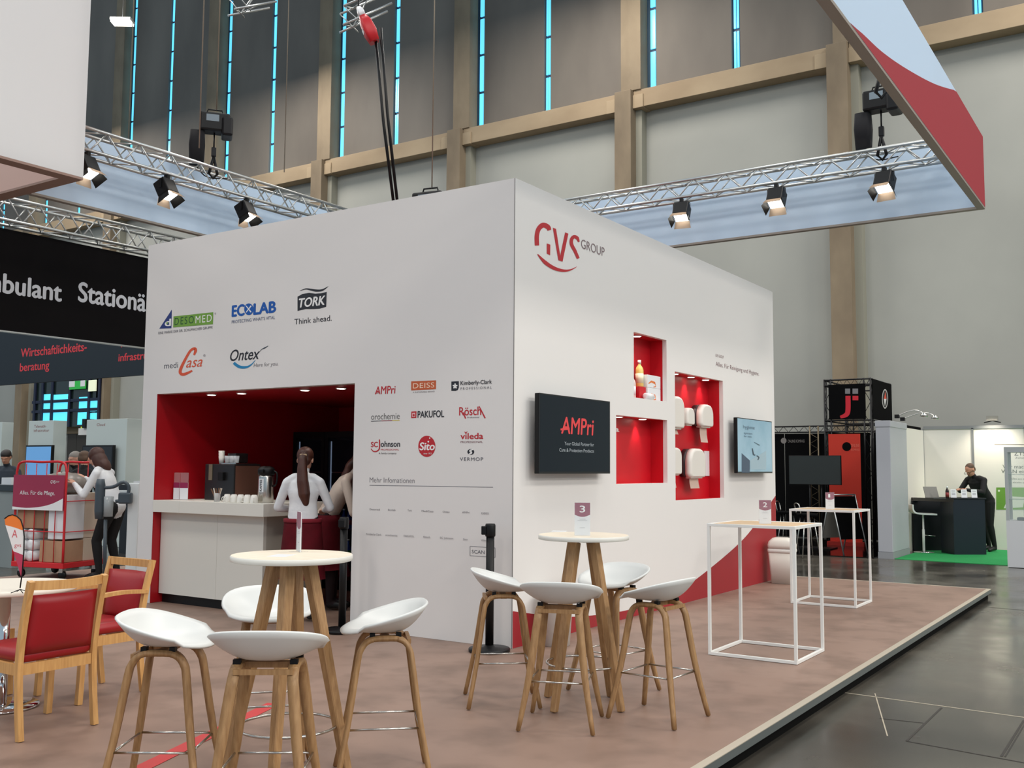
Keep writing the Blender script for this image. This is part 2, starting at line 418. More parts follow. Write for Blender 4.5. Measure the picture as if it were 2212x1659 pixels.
# ---------------------------------------------------------------- bar stools
SHELL = mat('white_moulded_shell', (216, 217, 214), .42)
def shell_mesh():
    bm = bmesh.new(); NR, NT = 12, 40; a, b = .247, .21; rings = []
    c = bm.verts.new((0, 0, 0))
    for i in range(1, NR+1):
        r = i/NR; ring = []
        for k in range(NT):
            t = 2*pi*k/NT; ct, st = cos(t), sin(t); n = 2.6
            q = (abs(ct)**n + abs(st)**n)**(-1/n)
            x, y = a*q*ct, b*q*st
            if y > 0: x *= 1-.10*(y/b)**2
            rim = .012 + .122*((1-y/b)/2)**1.0
            if r > .86 and y > .12: rim -= .02*(r-.86)/.14
            s = max(0, (r-.3)/.7)**1.9
            ring.append(bm.verts.new((x*r, y*r, rim*s + .004*r)))
        rings.append(ring)
    for k in range(NT): bm.faces.new((c, rings[0][k], rings[0][(k+1) % NT]))
    for A, B in zip(rings, rings[1:]):
        for k in range(NT): bm.faces.new((A[k], B[k], B[(k+1) % NT], A[(k+1) % NT]))
    bmesh.ops.recalc_face_normals(bm, faces=bm.faces)
    for f in bm.faces: f.smooth = True
    top = [v for v in bm.verts]
    r = bmesh.ops.solidify(bm, geom=list(bm.faces), thickness=.011)
    bmesh.ops.recalc_face_normals(bm, faces=bm.faces)
    for f in bm.faces: f.smooth = True
    return bm
def make_stool():
    t = thing('bar_stool', 'x y z w', 'bar stool')
    sh = obj('seat_shell', shell_mesh(), SHELL, t); sh.location = (0, 0, .701)
    for s in (-1, 1):
        # one bent-wood arch per side: front leg, top run, back leg
        P = [(s*.215, .225, 0), (s*.162, .168, .30), (s*.128, .128, .575), (s*.121, .115, .63), (s*.118, .09, .665), (s*.116, .055, .68),
             (s*.116, -.055, .68), (s*.118, -.09, .665), (s*.121, -.115, .63), (s*.128, -.128, .575), (s*.162, -.168, .30), (s*.215, -.225, 0)]
        for nm, q in (('leg', P[:6]), ('leg', P[6:][::-1]), ('seat_bearer', P[4:8])):
            bm = bmesh.new()
            pts = arc(q, 3); n = len(pts)
            # rectangular section kept upright along x
            rings = []
            for i, p in enumerate(pts):
                a = pts[max(i-1, 0)]; b = pts[min(i+1, n-1)]; tt = (b-a).normalized(); ax = Vector((1, 0, 0)); ax = (ax-tt*ax.dot(tt)).normalized(); nn = tt.cross(ax)
                wd = .024 + .020*min(1, p.z/.45) if nm == 'leg' else .044
                th = .026
                rings.append([bm.verts.new(p+ax*(sx*wd/2)+nn*(sy*th/2)) for sx, sy in ((1, 1), (-1, 1), (-1, -1), (1, -1))])
            for A, B in zip(rings, rings[1:]):
                for j in range(4): bm.faces.new((A[j], A[(j+1) % 4], B[(j+1) % 4], B[j]))
            bm.faces.new(rings[0][::-1]); bm.faces.new(rings[-1])
            for v in bm.verts: v.co.z = max(v.co.z, 0)
            bmesh.ops.recalc_face_normals(bm, faces=bm.faces)
            bmesh.ops.bevel(bm, geom=[e for e in bm.edges if len(e.link_faces) == 2 and e.calc_face_angle(0) > 1.], offset=.004, segments=2, affect='EDGES')
            obj(nm, bm, OAK, t, True)
        box('spacer', (s*.116-.016, .05, .689), (s*.116+.016, .075, .708), BLACK, t)
        box('spacer', (s*.116-.016, -.075, .689), (s*.116+.016, -.05, .708), BLACK, t)
    box('cross_bar', (-.115, -.02, .665), (.115, .02, .689), OAK, t)
    box('rear_bar', (-.12, -.122, .655), (.12, -.104, .676), OAK, t)
    zf = .27; e = .166
    for A, B in (((-e, e, zf), (e, e, zf)), ((e, e, zf), (e, -e, zf)), ((e, -e, zf), (-e, -e, zf)), ((-e, -e, zf), (-e, e, zf))):
        tube('footrest', [A, B], .0055, STEEL, t, 8)
    return t
T1 = Vector((1.06, -3.545, 0)); T2 = Vector((1.45, -1.365, 0))
def ang(a, b): return math.atan2(b.y-a.y, b.x-a.x)
V2 = lambda x, y: Vector((x, y, 0))
ST = [ # centre, facing, label
    (V2(.864, -4.10), radians(34), 'white shell bar stool beside the red tape, next to the red chairs'),
    (V2(1.48, -4.07), radians(126), 'white shell bar stool with its back to the aisle at the narrow-card table'),
    (V2(1.40, -3.246), radians(223), 'white shell bar stool alone on the deck in front of the logo wall'),
    (V2(.607, -3.26), radians(-42), 'white shell bar stool between the bar counter and the round table'),
    (V2(.98, -1.60), radians(39), 'white shell bar stool in front of the barrier post at the cabin corner'),
    (V2(1.585, -1.866), radians(112), 'white shell bar stool with its back to the aisle at the table with card three'),
    (V2(1.985, -1.39), radians(176), 'white shell bar stool on the frame-table side of the table with card three'),
    (V2(1.417, -.89), radians(-102), 'white shell bar stool between the table with card three and the red swoosh wall')]
proto = make_stool()
for i, (c, a, lab) in enumerate(ST):
    o = proto if i == 0 else copy_tree(proto)
    o.location = (c.x, c.y, .002); o.rotation_euler = (0, 0, a-pi/2); tag(o, lab, 'bar stool', 'bar stools around the round tables')

# ---------------------------------------------------------------- round bar tables
TOPM = noise_mat('pale_birch_laminate', (236, 224, 204), (226, 212, 190), 3, 4, .45, (1, 8, 1), .3, .7)
EDGE = mat('white_edge', (226, 224, 216), .45)
def round_table(c, rot, label, rtop=.292, H=1.07):
    t = thing('round_bar_table', label, 'table', (c.x, c.y, .002), 0, 'round bar tables')
    lathe('table_top', [(rtop-.004, H-.0015), (rtop-.004, H)], TOPM, t, 64)
    lathe('edge_band', [(rtop-.01, H-.03), (rtop, H-.027), (rtop, H-.004), (rtop-.004, H-.001)], EDGE, t, 64)
    box('bracket', (-.11, -.11, H-.042), (.11, .11, H-.031), BLACK, t)
    for k in range(4):
        a = rot + k*pi/2; d = Vector((cos(a), sin(a), 0)); bm = bmesh.new()
        b_tube(bm, [d*.085+Vector((0, 0, H-.043)), d*.295], 0, flat=[(.062, .052), (.044, .04)])
        for v in bm.verts: v.co.z = max(v.co.z, 0)
        bmesh.ops.bevel(bm, geom=[e for e in bm.edges], offset=.005, segments=1, affect='EDGES')
        obj('leg', bm, OAK, t)
    rr = .085+(.295-.085)*(1-.27/1.03)-.03
    tube('foot_ring', [(cos(2*pi*k/48)*rr*1.12, sin(2*pi*k/48)*rr*1.12, .26) for k in range(48)], .007, STEEL, t, 8, True)
    return t
round_table(T1, radians(33.6), 'round bar table with oak legs between the red tape and the logo wall')
round_table(T2, radians(-8), 'round bar table with card three and oak legs')

# ---------------------------------------------------------------- white frame tables
FRW = mat('white_powder_coat', (236, 236, 232), .4)
BIRCH = noise_mat('birch_top', (216, 186, 148), (202, 170, 130), 3, 4, .5, (1, 10, 1), .3, .7)
def frame_table(x0, x1, y0, y1, H, label, w_=.024):
    t = thing('frame_table', label, 'table', ((x0+x1)/2, (y0+y1)/2, .002), 0, 'white frame tables')
    a, b = (x1-x0)/2, (y1-y0)/2
    for sx in (-1, 1):
        for sy in (-1, 1):
            cx, cy = sx*(a-w_/2), sy*(b-w_/2)
            box('leg', (cx-w_/2, cy-w_/2, w_), (cx+w_/2, cy+w_/2, H-w_), FRW, t, .002)
    for z in (0, H-w_):
        for s in (-1, 1):
            box('frame_rail', (-a, s*(b-w_/2)-w_/2, z), (a, s*(b-w_/2)+w_/2, z+w_), FRW, t, .002)
            box('frame_rail', (s*(a-w_/2)-w_/2, -b+w_, z), (s*(a-w_/2)+w_/2, b-w_, z+w_), FRW, t, .002)
    box('table_top', (-a+w_, -b+w_, H-w_+.004), (a-w_, b-w_, H-.003), BIRCH, t)
    return t
frame_table(1.43, 2.16, .715, 1.43, 1.055, 'white square-tube frame table with card two')
frame_table(.965, 1.69, 4.21, 4.885, 1.055, 'white square-tube frame table with card one')

# ---------------------------------------------------------------- table cards in acrylic stands
BERRY = mat('berry_print', (142, 30, 74), .35); CARDW = mat('card_white', (232, 234, 236), .35)
ACR = mat('clear_acrylic', (235, 240, 242), .05, alpha=.1, spec=.5)
GREYT = mat('grey_print', (150, 150, 155), .5); WHT = mat('white_print', (240, 240, 240), .5)
def card(loc, rz, num, label, W=.098, H=.21):
    t = thing('table_card', label, 'sign', loc, rz, 'numbered table cards')
    box('card', (-W/2, -.0015, .003), (W/2, .0015, H), CARDW, t)
    box('acrylic_cover', (-W/2-.002, -.0045, .003), (W/2+.002, -.0022, H+.002), ACR, t)
    box('acrylic_cover', (-W/2-.002, .0022, .003), (W/2+.002, .0045, H+.002), ACR, t)
    lathe('stand_base', [(.048, 0), (.048, .0028)], ACR, t, 24)
    for sgn in (1, -1):
        M = MF if sgn == 1 else Matrix.Rotation(pi, 4, 'Z') @ MF
        bm = bmesh.new()
        b_poly(bm, [(-W/2, H), (-W/2, H*.64)] + [(-W/2+W*k/8, H*.64-.014*(1-((k-4)/4)**2)) for k in range(1, 8)] + [(W/2, H*.64), (W/2, H)], M, 0, .0017)
        if num: b_text(bm, num, M, -W*.17, W*.17 if num != '1' else W*.02, H*.71, H*.21, 1, 0, .012, 1, .0019)
        b_box(bm, (-.02, -.0021, H*.50), (.02, -.0018, H*.508), 0, None if sgn == 1 else Matrix.Rotation(pi, 4, 'Z'), 2)
        b_box(bm, (-.03, -.0021, H*.46), (.03, -.0018, H*.467), 0, None if sgn == 1 else Matrix.Rotation(pi, 4, 'Z'), 2)
        b_box(bm, (-.018, -.0021, H*.24), (.016, -.0018, H*.25), 0, None if sgn == 1 else Matrix.Rotation(pi, 4, 'Z'), 2)
        obj('print', bm, [BERRY, WHT, GREYT], t)
    return t
VIEW = -YAW   # turn that faces the camera direction
c3 = onz(1258, 1158, 1.07)
card((c3.x, c3.y, 1.071), radians(33), '3', 'acrylic table card with a white three on a berry panel', .098, .21)
c2 = ony(1653, 1127, 1.0); card((c2.x, c2.y, 1.053), radians(33), '2', 'acrylic table card with a white two on a berry panel', .098, .195)
c1 = ony(1793, 1098, 4.5); card((c1.x, c1.y, 1.053), radians(33), '1', 'acrylic table card with a white one on a berry panel', .098, .19)
cA = onz(645, 1193, 1.07)
card((cA.x, cA.y, 1.071), radians(-33), '', 'narrow acrylic table card seen nearly edge-on with a berry header', .098, .20)
def paper(loc, w_, h_, rz, label, cat='paper', m=None):
    o = box('paper_sheet', (-w_/2, -h_/2, 0), (w_/2, h_/2, .0012), m or CARDW); o.location = loc; o.rotation_euler = (0, 0, rz)
    return tag(o, label, cat)
pp = onz(608, 1201, 1.07); paper((pp.x, pp.y, 1.071), .10, .14, .4, 'white leaflet lying on the round table beside the narrow card')
pp = onz(1208, 1148, 1.07); paper((pp.x, pp.y, 1.071), .10, .10, .4, 'white leaflet lying on the table with card three')
pp = onz(1622, 1124, 1.055); paper((pp.x, pp.y, 1.053), .14, .10, .5, 'white leaflet lying on the table with card two')

# ---------------------------------------------------------------- barrier posts, bins
def barrier(p, label, rz):
    t = thing('barrier_post', label, 'barrier post', (p.x, p.y, .002), rz, 'black belt barrier posts')
    lathe('base', [(.17, 0), (.172, .02), (.165, .028), (.05, .034), (.035, .05)], DARKM, t, 40)
    lathe('post', [(.034, .035), (.034, .93)], BLACK, t, 20)
    lathe('belt_head', [(.040, .93), (.043, .94), (.043, 1.02), (.038, 1.035), (.0, 1.037)], BLACK, t, 20)
    box('belt_clip', (-.03, -.075, .945), (.03, -.035, 1.015), DARKM, t, .006)
    return t
pb = onz(1057, 1407); barrier(pb, 'black barrier post standing at the corner of the cabin', 2.2+pi)
pb = Vector((-1.735, -.19, 0)); barrier(pb, 'black barrier post standing at the right jamb of the bar opening', .4)
BINM = mat('white_bin', (222, 218, 208), .5); BAG = mat('bin_liner', (232, 230, 224), .4, alpha=.9)
pb = Vector((.235, 6.12, 0))
t = thing('swing_bin', 'white swing-lid waste bin with a liner at the far end of the cabin', 'waste bin', (pb.x, pb.y, .002), .1)
def rr_loft(bm, levels, M=None, n=6):
    rings = []
    for (a, b, r, z) in levels:
        ring = []
        for cx, cy, a0 in ((1, 1, 0), (-1, 1, pi/2), (-1, -1, pi), (1, -1, 1.5*pi)):
            for k in range(n):
                q = a0 + (pi/2)*k/(n-1); ring.append(bm.verts.new((cx*(a-r)+cos(q)*r, cy*(b-r)+sin(q)*r, z)))
        rings.append(ring)
    for A, B in zip(rings, rings[1:]):
        m_ = len(A)
        for j in range(m_): f = bm.faces.new((A[j], A[(j+1) % m_], B[(j+1) % m_], B[j])); f.smooth = True
    bm.faces.new(rings[0][::-1]); bm.faces.new(rings[-1]); return bm
obj('body', rr_loft(bmesh.new(), [(.135, .10, .03, 0), (.165, .125, .035, .44)]), BINM, t)
obj('liner', rr_loft(bmesh.new(), [(.166, .127, .035, .40), (.174, .134, .037, .42), (.170, .13, .036, .455)]), BAG, t)
obj('lid', rr_loft(bmesh.new(), [(.172, .132, .04, .456), (.172, .132, .04, .50), (.16, .12, .05, .55), (.12, .085, .06, .59), (.08, .05, .045, .60)]), BINM, t)
obj('flap', rr_loft(bmesh.new(), [(.075, .045, .03, .601), (.072, .04, .03, .604)]), mat('bin_flap', (176, 172, 164), .5), t)
pb = onz(1201, 1393)
t = thing('white_bucket', 'round white bucket by the cabin corner behind the stools', 'bucket', (pb.x, pb.y, .002))
lathe('bucket_wall', [(.118, 0), (.145, .40), (.152, .405), (.152, .42), (.14, .42), (.112, .02), (0, .02)], mat('white_plastic', (232, 230, 224), .45), t, 40)

# ---------------------------------------------------------------- red upholstered chairs
RVIN = mat('red_vinyl', (152, 17, 27), .42); 
def cushion(name, sx, sy, sz, m, parent, M, puff=.35):
    bm = bmesh.new(); b_box(bm, (-sx/2, -sy/2, -sz/2), (sx/2, sy/2, sz/2), min(sx, sy, sz)*puff, M)
    return obj(name, bm, m, parent, True)
def red_chair(x, y, rz, label, arms, group='red cushioned wooden chairs'):
    t = thing('cushioned_chair', label, 'chair', (x, y, .002), rz, group)
    hw = .225
    for s in (-1, 1):
        # rear leg runs on into the back post (facing +Y, back at -Y)
        bm = bmesh.new()
        b_tube(bm, arc([(s*hw, -.245, 0), (s*hw, -.215, .22), (s*hw, -.205, .42), (s*hw, -.235, .65), (s*hw, -.285, .86)], 4), 0, flat=(.034, .032))
        for v in bm.verts: v.co.z = max(v.co.z, 0)
        obj('back_post', bm, BEECH, t)
        bm = bmesh.new(); b_tube(bm, arc([(s*hw, .225, 0), (s*hw, .215, .25), (s*hw, .212, .42 if not arms else .63)], 4), 0, flat=(.034, .036))
        for v in bm.verts: v.co.z = max(v.co.z, 0)
        obj('leg', bm, BEECH, t)
        box('side_rail', (s*hw-.012, -.19, .345), (s*hw+.012, .20, .405), BEECH, t)
        if arms:
            bm = bmesh.new(); b_tube(bm, arc([(s*hw, -.245, .655), (s*(hw+.012), -.05, .668), (s*(hw+.01), .15, .655), (s*hw, .25, .635)], 4), 0, flat=(.042, .024))
            obj('armrest', bm, BEECH, t)
    box('front_rail', (-hw+.018, .20, .345), (hw-.018, .226, .405), BEECH, t)
    box('rear_rail', (-hw+.018, -.215, .345), (hw-.018, -.19, .405), BEECH, t)
    bm = bmesh.new()
    b_tube(bm, arc([(-hw+.017, -.275, .835), (-.12, -.30, .832), (0, -.31, .83), (.12, -.30, .832), (hw-.017, -.275, .835)], 4), 0, flat=(.022, .05))
    obj('top_rail', bm, BEECH, t)
    bm = bmesh.new(); n = 10; F = []; 
    g = [[None]*7 for _ in range(n+1)]; gb = [[None]*7 for _ in range(n+1)]
    for i in range(n+1):
        u = i/n*2-1
        for j in range(7):
            v = j/6; z = .455+.325*v; yc = -.212-.045*(v**1.2) - .03*(1-u*u)*v
            puff = .022*(1-abs(u)**4)*(1-abs(2*v-1)**4)+.004
            g[i][j] = bm.verts.new((u*.2, yc+puff, z)); gb[i][j] = bm.verts.new((u*.2, yc-puff, z))
    for i in range(n):
        for j in range(6):
            bm.faces.new((g[i][j], g[i+1][j], g[i+1][j+1], g[i][j+1])); bm.faces.new((gb[i][j+1], gb[i+1][j+1], gb[i+1][j], gb[i][j]))
    for i in range(n):
        for j in (0, 6): bm.faces.new((g[i][j], gb[i][j], gb[i+1][j], g[i+1][j]))
    for j in range(6):
        for i in (0, n): bm.faces.new((g[i][j], g[i][j+1], gb[i][j+1], gb[i][j]))
    bmesh.ops.recalc_face_normals(bm, faces=bm.faces)
    obj('back_cushion', bm, RVIN, t, True)
    cushion('seat_cushion', .435, .45, .075, RVIN, t, Matrix.Translation((0, .015, .443)), .42)
    return t
red_chair(-.865, -3.665, pi/2, 'red cushioned wooden chair without arms, its back to the bar stools', False)
red_chair(-1.355, -2.985, pi, 'red cushioned wooden armchair facing the low round table', True)
red_chair(-1.99, -3.52, -pi/2, 'red cushioned wooden chair on the far side of the low round table', False)

# low round table with chrome pedestal, mini flag
LT = Vector((-1.47, -3.52, 0))
t = thing('low_round_table', 'low round white table with a chrome pedestal between red chairs', 'table', (LT.x, LT.y, .002))
lathe('table_top', [(.413, .715), (.418, .72), (.418, .742), (.413, .745)], mat('white_table_top', (236, 228, 214), .4), t, 64)
lathe('column', [(.035, .01), (.035, .714)], CHROME, t, 24)
lathe('base', [(.22, 0), (.225, .006), (.22, .014), (.05, .022)], CHROME, t, 48)
# ---------------------------------------------------------------- printed logos on the cabin
def FP(px, py): p = ony(px, py, 0); return (p.x, p.z)
def SP(px, py): p = onx(px, py, 0); return (p.y, p.z)
class Print:
    def __init__(s, P, M, parent, label):
        s.bm = bmesh.new(); s.P = P; s.M = M; s.parent = parent; s.m = []; s.label = label; s.k = 0
    def mi(s, rgb):
        m = mat('print_%d_%d_%d' % rgb, rgb, .45)
        if m not in s.m: s.m.append(m)
        return s.m.index(m)
    def z(s): s.k += 1; return .0012+.0003*s.k
    def text(s, body, a, b, cap, rgb, shear=0., bold=0., spacing=1.):
        """a, b: pixel ends of the baseline; cap: capital height in pixels at a"""
        A, B = s.P(*a), s.P(*b); T_ = s.P(a[0], a[1]-cap)
        b_text(s.bm, body, s.M, A[0], B[0], (A[1]+B[1])/2, T_[1]-A[1], s.mi(rgb), shear, bold, spacing, s.z())
    def poly(s, pts, rgb): b_poly(s.bm, [s.P(*p) for p in pts], s.M, s.mi(rgb), s.z())
    def stroke(s, pts, w_, rgb, n=5):
        q = arc([(p[0], p[1], 0) for p in pts], n); ww = []
        for i in range(len(q)):
            t = i/(len(q)-1)*(len(w_)-1); k = min(int(t), len(w_)-2); ww.append(w_[k]+(w_[k+1]-w_[k])*(t-k))
        L, R_ = stroke([(p.x, p.y) for p in q], ww); L = [s.P(*p) for p in L]; R_ = [s.P(*p) for p in R_]; z = s.z(); i_ = s.mi(rgb)
        A = [s.bm.verts.new(s.M @ Vector((p[0], p[1], z))) for p in L]; B = [s.bm.verts.new(s.M @ Vector((p[0], p[1], z))) for p in R_]
        for i in range(len(A)-1): f = s.bm.faces.new((A[i], A[i+1], B[i+1], B[i])); f.material_index = i_
    def disc(s, c, rx, ry, rgb, n=28): s.poly([(c[0]+cos(2*pi*k/n)*rx, c[1]+sin(2*pi*k/n)*ry) for k in range(n)], rgb)
    def done(s): return tag(obj('printed_logo', s.bm, s.m, s.parent), s.label)
def Z1(x, y): return (330+x/5.267, 600+y/5.267)      # zoom frames used while measuring
def Z2(x, y): return (770+x/6.506, 800+y/6.506)
def Z3(x, y): return (770+x/6.506, 1010+y/6.506)
def Z4(x, y): return (1110+x/7.135, 440+y/7.135)
NAVY = (32, 52, 118); GRN = (112, 158, 58); DGRN = (24, 74, 40); BLU = (8, 84, 168); INK = (34, 34, 42); ORG = (214, 84, 50); RED = (186, 34, 44); LGR = (128, 124, 128); WH = (236, 234, 232); GRY = (92, 92, 100)

L = Print(FP, MF, front, 'printed logo of a blue triangle beside green lettering bar')
L.poly([Z1(75, 580), Z1(213, 574), Z1(218, 362)], NAVY)
L.text('d', Z1(140, 552), Z1(205, 546), 16, WH, 0, .02); L.disc(Z1(165, 515), 2.0, 2.2, GRN)
L.poly([Z1(234, 565), Z1(686, 528), Z1(690, 392), Z1(238, 440)], GRN)
L.text('DESO', Z1(250, 537), Z1(468, 519), 16.5, DGRN, 0, .0, 1.25); L.text('MED', Z1(488, 517), Z1(672, 500), 16.5, WH, 0, .0, 1.2)
L.text('EINE MARKE DER DR. SCHUMACHER GRUPPE', Z1(66, 638), Z1(682, 583), 5.5, GRY); L.text('®', Z1(704, 418), Z1(722, 416), 4, LGR); L.done()
L = Print(FP, MF, front, 'printed logo in bold blue capitals')
L.text('EC', Z1(903, 440), Z1(1040, 427), 24.5, BLU, 0, .045); L.text('LAB', Z1(1150, 416), Z1(1397, 392), 24.5, BLU, 0, .045)
L.disc(Z1(1094, 358), 10., 12.6, BLU)
L.stroke([Z1(1062, 318), Z1(1120, 392)], [1.6, 2.6], WH); L.stroke([Z1(1122, 318), Z1(1064, 394)], [2.6, 1.6], WH)
L.text("PROTECTING WHAT'S VITAL", Z1(900, 518), Z1(1392, 470), 7, (86, 98, 128)); L.done()
L = Print(FP, MF, front, 'printed logo of white lettering on a black waving flag')
L.poly([Z1(*p) for p in ((1648, 378), (1740, 356), (1830, 356), (1900, 352), (1974, 330), (1980, 160), (1920, 176), (1850, 181), (1780, 172), (1705, 184), (1648, 215))], INK)
L.stroke([Z1(1672, 150), Z1(1740, 128), (Z1(1800, 135)), Z1(1860, 146), Z1(1930, 140), Z1(1998, 98)], [.3, 2.4, 4., 5., 4., .3], INK)
L.text('TORK', Z1(1665, 338), Z1(1958, 306), 20, WH, .18, .03); L.text('Think ahead.', Z1(1612, 530), Z1(2036, 490), 12.5, INK); L.done()
L = Print(FP, MF, front, 'printed logo with an orange brushed capital letter')
L.text('medi', Z1(130, 1033), Z1(288, 1024), 13, GRY)
L.stroke([Z1(470, 880), Z1(488, 830), Z1(478, 806), Z1(430, 830), Z1(370, 930), Z1(318, 1040), Z1(318, 1088), Z1(360, 1098), Z1(450, 1058)], [3.5, 6.5, 6., 5., 5.5, 6.5, 6.5, 6.2, 3.6], ORG)
L.text('asa', Z1(380, 1024), Z1(565, 1006), 24, ORG, .32, .0); L.text('®', Z1(575, 898), Z1(602, 895), 5, LGR); L.done()
L = Print(FP, MF, front, 'printed logo in dark italics over a blue curve')
L.text('Ontex', Z1(880, 950), Z1(1216, 920), 25, INK, .28, .012)
L.stroke([Z1(922, 968), Z1(985, 1012), Z1(1060, 1018), Z1(1120, 990), Z1(1170, 935)], [6., 6.5, 5., 2.6, .5], (30, 128, 178))
L.stroke([Z1(1210, 850), Z1(1240, 815), Z1(1275, 798), Z1(1316, 774)], [.6, 1.2, 2.6, .6], (60, 70, 80))
L.text('Here for you.', Z1(1150, 1014), Z1(1428, 998), 8.5, LGR, .1, -.004); L.done()
L = Print(FP, MF, front, 'printed logo in thin red letters with a slanted A')
L.text('AMPri', Z2(262, 332), Z2(548, 326), 17.5, RED, .08, .014); L.stroke([Z2(262, 322), Z2(330, 312)], [1.6, 1.6], RED); L.done()
L = Print(FP, MF, front, 'printed logo of outlined letters on an orange bar')
L.poly([Z2(770, 282), Z2(1118, 265), Z2(1120, 140), Z2(770, 155)], (196, 92, 48)); L.text('DEISS', Z2(795, 254), Z2(1095, 240), 11.5, (244, 214, 190), 0, .0, 1.05)
L.text('A SUSTAINABLE BRAND', Z2(795, 318), Z2(1100, 306), 3.2, LGR); L.done()
L = Print(FP, MF, front, 'printed logo of a star in a black badge beside black lettering')
L.poly([Z2(1335, 288), Z2(1395, 290), Z2(1425, 275), Z2(1440, 240), Z2(1440, 152), Z2(1335, 158)], INK)
for k in range(5):
    a = pi/2+k*2*pi/5; c = Z2(1388, 222); L.stroke([c, (c[0]+cos(a)*5.2, c[1]-sin(a)*5.8)], [3.6, 2.6], WH, 2)
L.text('Kimberly-Clark', Z2(1466, 206), Z2(1905, 186), 9, INK, 0, .012); L.text('PROFESSIONAL', Z2(1466, 272), Z2(1902, 258), 5.5, GRY, 0, 0, 1.5); L.done()
L = Print(FP, MF, front, 'printed logo in grey lower-case letters with a coloured underline')
L.text('orochemie', Z2(206, 696), Z2(608, 680), 14, (112, 110, 106), 0, 0); L.stroke([Z2(206, 716), Z2(350, 710)], [1.4, 1.4], (84, 90, 92)); L.stroke([Z2(350, 710), Z2(505, 704)], [1.4, 1.4], (150, 56, 66)); L.stroke([Z2(505, 704), Z2(608, 700)], [1.4, 1.4], (222, 200, 90)); L.done()
L = Print(FP, MF, front, 'printed logo of a red square beside black condensed capitals')
L.poly([Z2(770, 672), Z2(842, 668), Z2(845, 574), Z2(772, 580)], RED); L.poly([Z2(785, 655), Z2(828, 652), Z2(828, 595), Z2(785, 600)], (232, 190, 190)); L.disc(Z2(806, 630), 2.3, 2.6, RED)
L.text('PAKUFOL', Z2(862, 664), Z2(1232, 656), 15, INK, 0, .02); L.done()
L = Print(FP, MF, front, 'printed logo in red letters with a long slanted tail')
L.text('Rösch', Z2(1445, 632), Z2(1752, 628), 19, RED, 0, .012); L.stroke([Z2(1500, 590), Z2(1535, 676)], [2.4, 2.8], RED); L.stroke([Z2(1725, 505), Z2(1810, 672)], [2.2, 3.0], RED); L.text('Professional', Z2(1560, 672), Z2(1725, 668), 3.4, GRY); L.done()
L = Print(FP, MF, front, 'printed logo with red and black condensed letters')
L.text('SC', Z2(206, 1078), Z2(300, 1076), 11.5, RED, 0, .024); L.stroke([Z2(325, 972), Z2(325, 1090), Z2(290, 1135), Z2(240, 1138), Z2(205, 1100)], [2.6, 2.6, 2.6, 2.2, 1.6], RED); L.text('ohnson', Z2(344, 1076), Z2(612, 1070), 13, INK, 0, .02)
L.text('PROFESSIONAL', Z2(344, 1130), Z2(602, 1120), 3.6, RED); L.text('A family company', Z2(315, 1180), Z2(565, 1172), 3.6, INK); L.done()
L = Print(FP, MF, front, 'printed logo of white lettering on a round red badge')
L.disc(Z2(990, 1068), 18.5, 23, RED); L.poly([Z2(888, 1160), Z2(1108, 1098), Z2(1108, 1030), Z2(888, 1075)], RED)
L.text('Sito', Z2(890, 1140), Z2(1100, 1098), 17, WH, .12, .03); L.disc(Z2(1012, 1002), 1.8, 2, WH); L.disc(Z2(1032, 952), 1.4, 1.6, WH); L.text('since 1952', Z2(945, 1190), Z2(1060, 1168), 3.5, WH); L.done()
L = Print(FP, MF, front, 'printed logo in rounded dark red lower-case letters')
L.text('vileda', Z2(1465, 966), Z2(1780, 962), 13.5, RED, 0, .02); L.poly([Z2(1512, 858), Z2(1538, 892), Z2(1566, 856), Z2(1538, 868)], RED); L.text('PROFESSIONAL', Z2(1465, 1020), Z2(1778, 1018), 4.2, (120, 70, 78)); L.done()
L = Print(FP, MF, front, 'printed logo of a black and white disc over spaced capitals')
L.disc(Z2(1608, 1146), 7.4, 6.2, INK); L.stroke([Z2(1640, 1112), Z2(1600, 1130), Z2(1616, 1160), Z2(1578, 1180)], [1.2, 4.2, 4.2, 1.2], WH); L.text('VERMOP', Z2(1455, 1272), Z2(1782, 1270), 7.8, GRY, 0, .004, 1.2); L.done()
L = Print(FP, MF, front, 'printed heading line with small grey captions below')
L.text('Mehr Infomationen', Z3(186, 212), Z3(818, 214), 11.5, LGR, 0, -.004); L.stroke([Z3(186, 248), Z3(1920, 276)], [.9, .9], GRY)
for tx, a, b, y in (('Desomed', 188, 330, 600), ('Ecolab', 445, 550, 607), ('Tork', 722, 780, 615), ('MediCasa', 918, 1084, 625), ('Ontex', 1215, 1312, 634), ('AMPri', 1488, 1590, 642), ('DEISS', 1760, 1862, 656),
                    ('Kimberly-Clark', 142, 355, 950), ('orochemie', 410, 578, 963), ('PAKUFOL', 668, 816, 976), ('Rösch', 945, 1040, 988), ('SC Johnson', 1178, 1366, 1002), ('Sito', 1502, 1566, 1020), ('Vileda', 1755, 1860, 1034)):
    L.text(tx, Z3(a, y), Z3(b, y), 4.2, LGR)
L.done()
L = Print(FP, MF, front, 'printed frame around small capitals')
L.text('SCAN ME', Z3(1622, 1206), Z3(1918, 1220), 8, GRY)
for a, b in (((1598, 1106), (1950, 1128)), ((1598, 1238), (1950, 1262)), ((1598, 1106), (1598, 1238)), ((1950, 1128), (1950, 1262))): L.stroke([Z3(*a), Z3(*b)], [.8, .8], GRY, 2)
L.done()

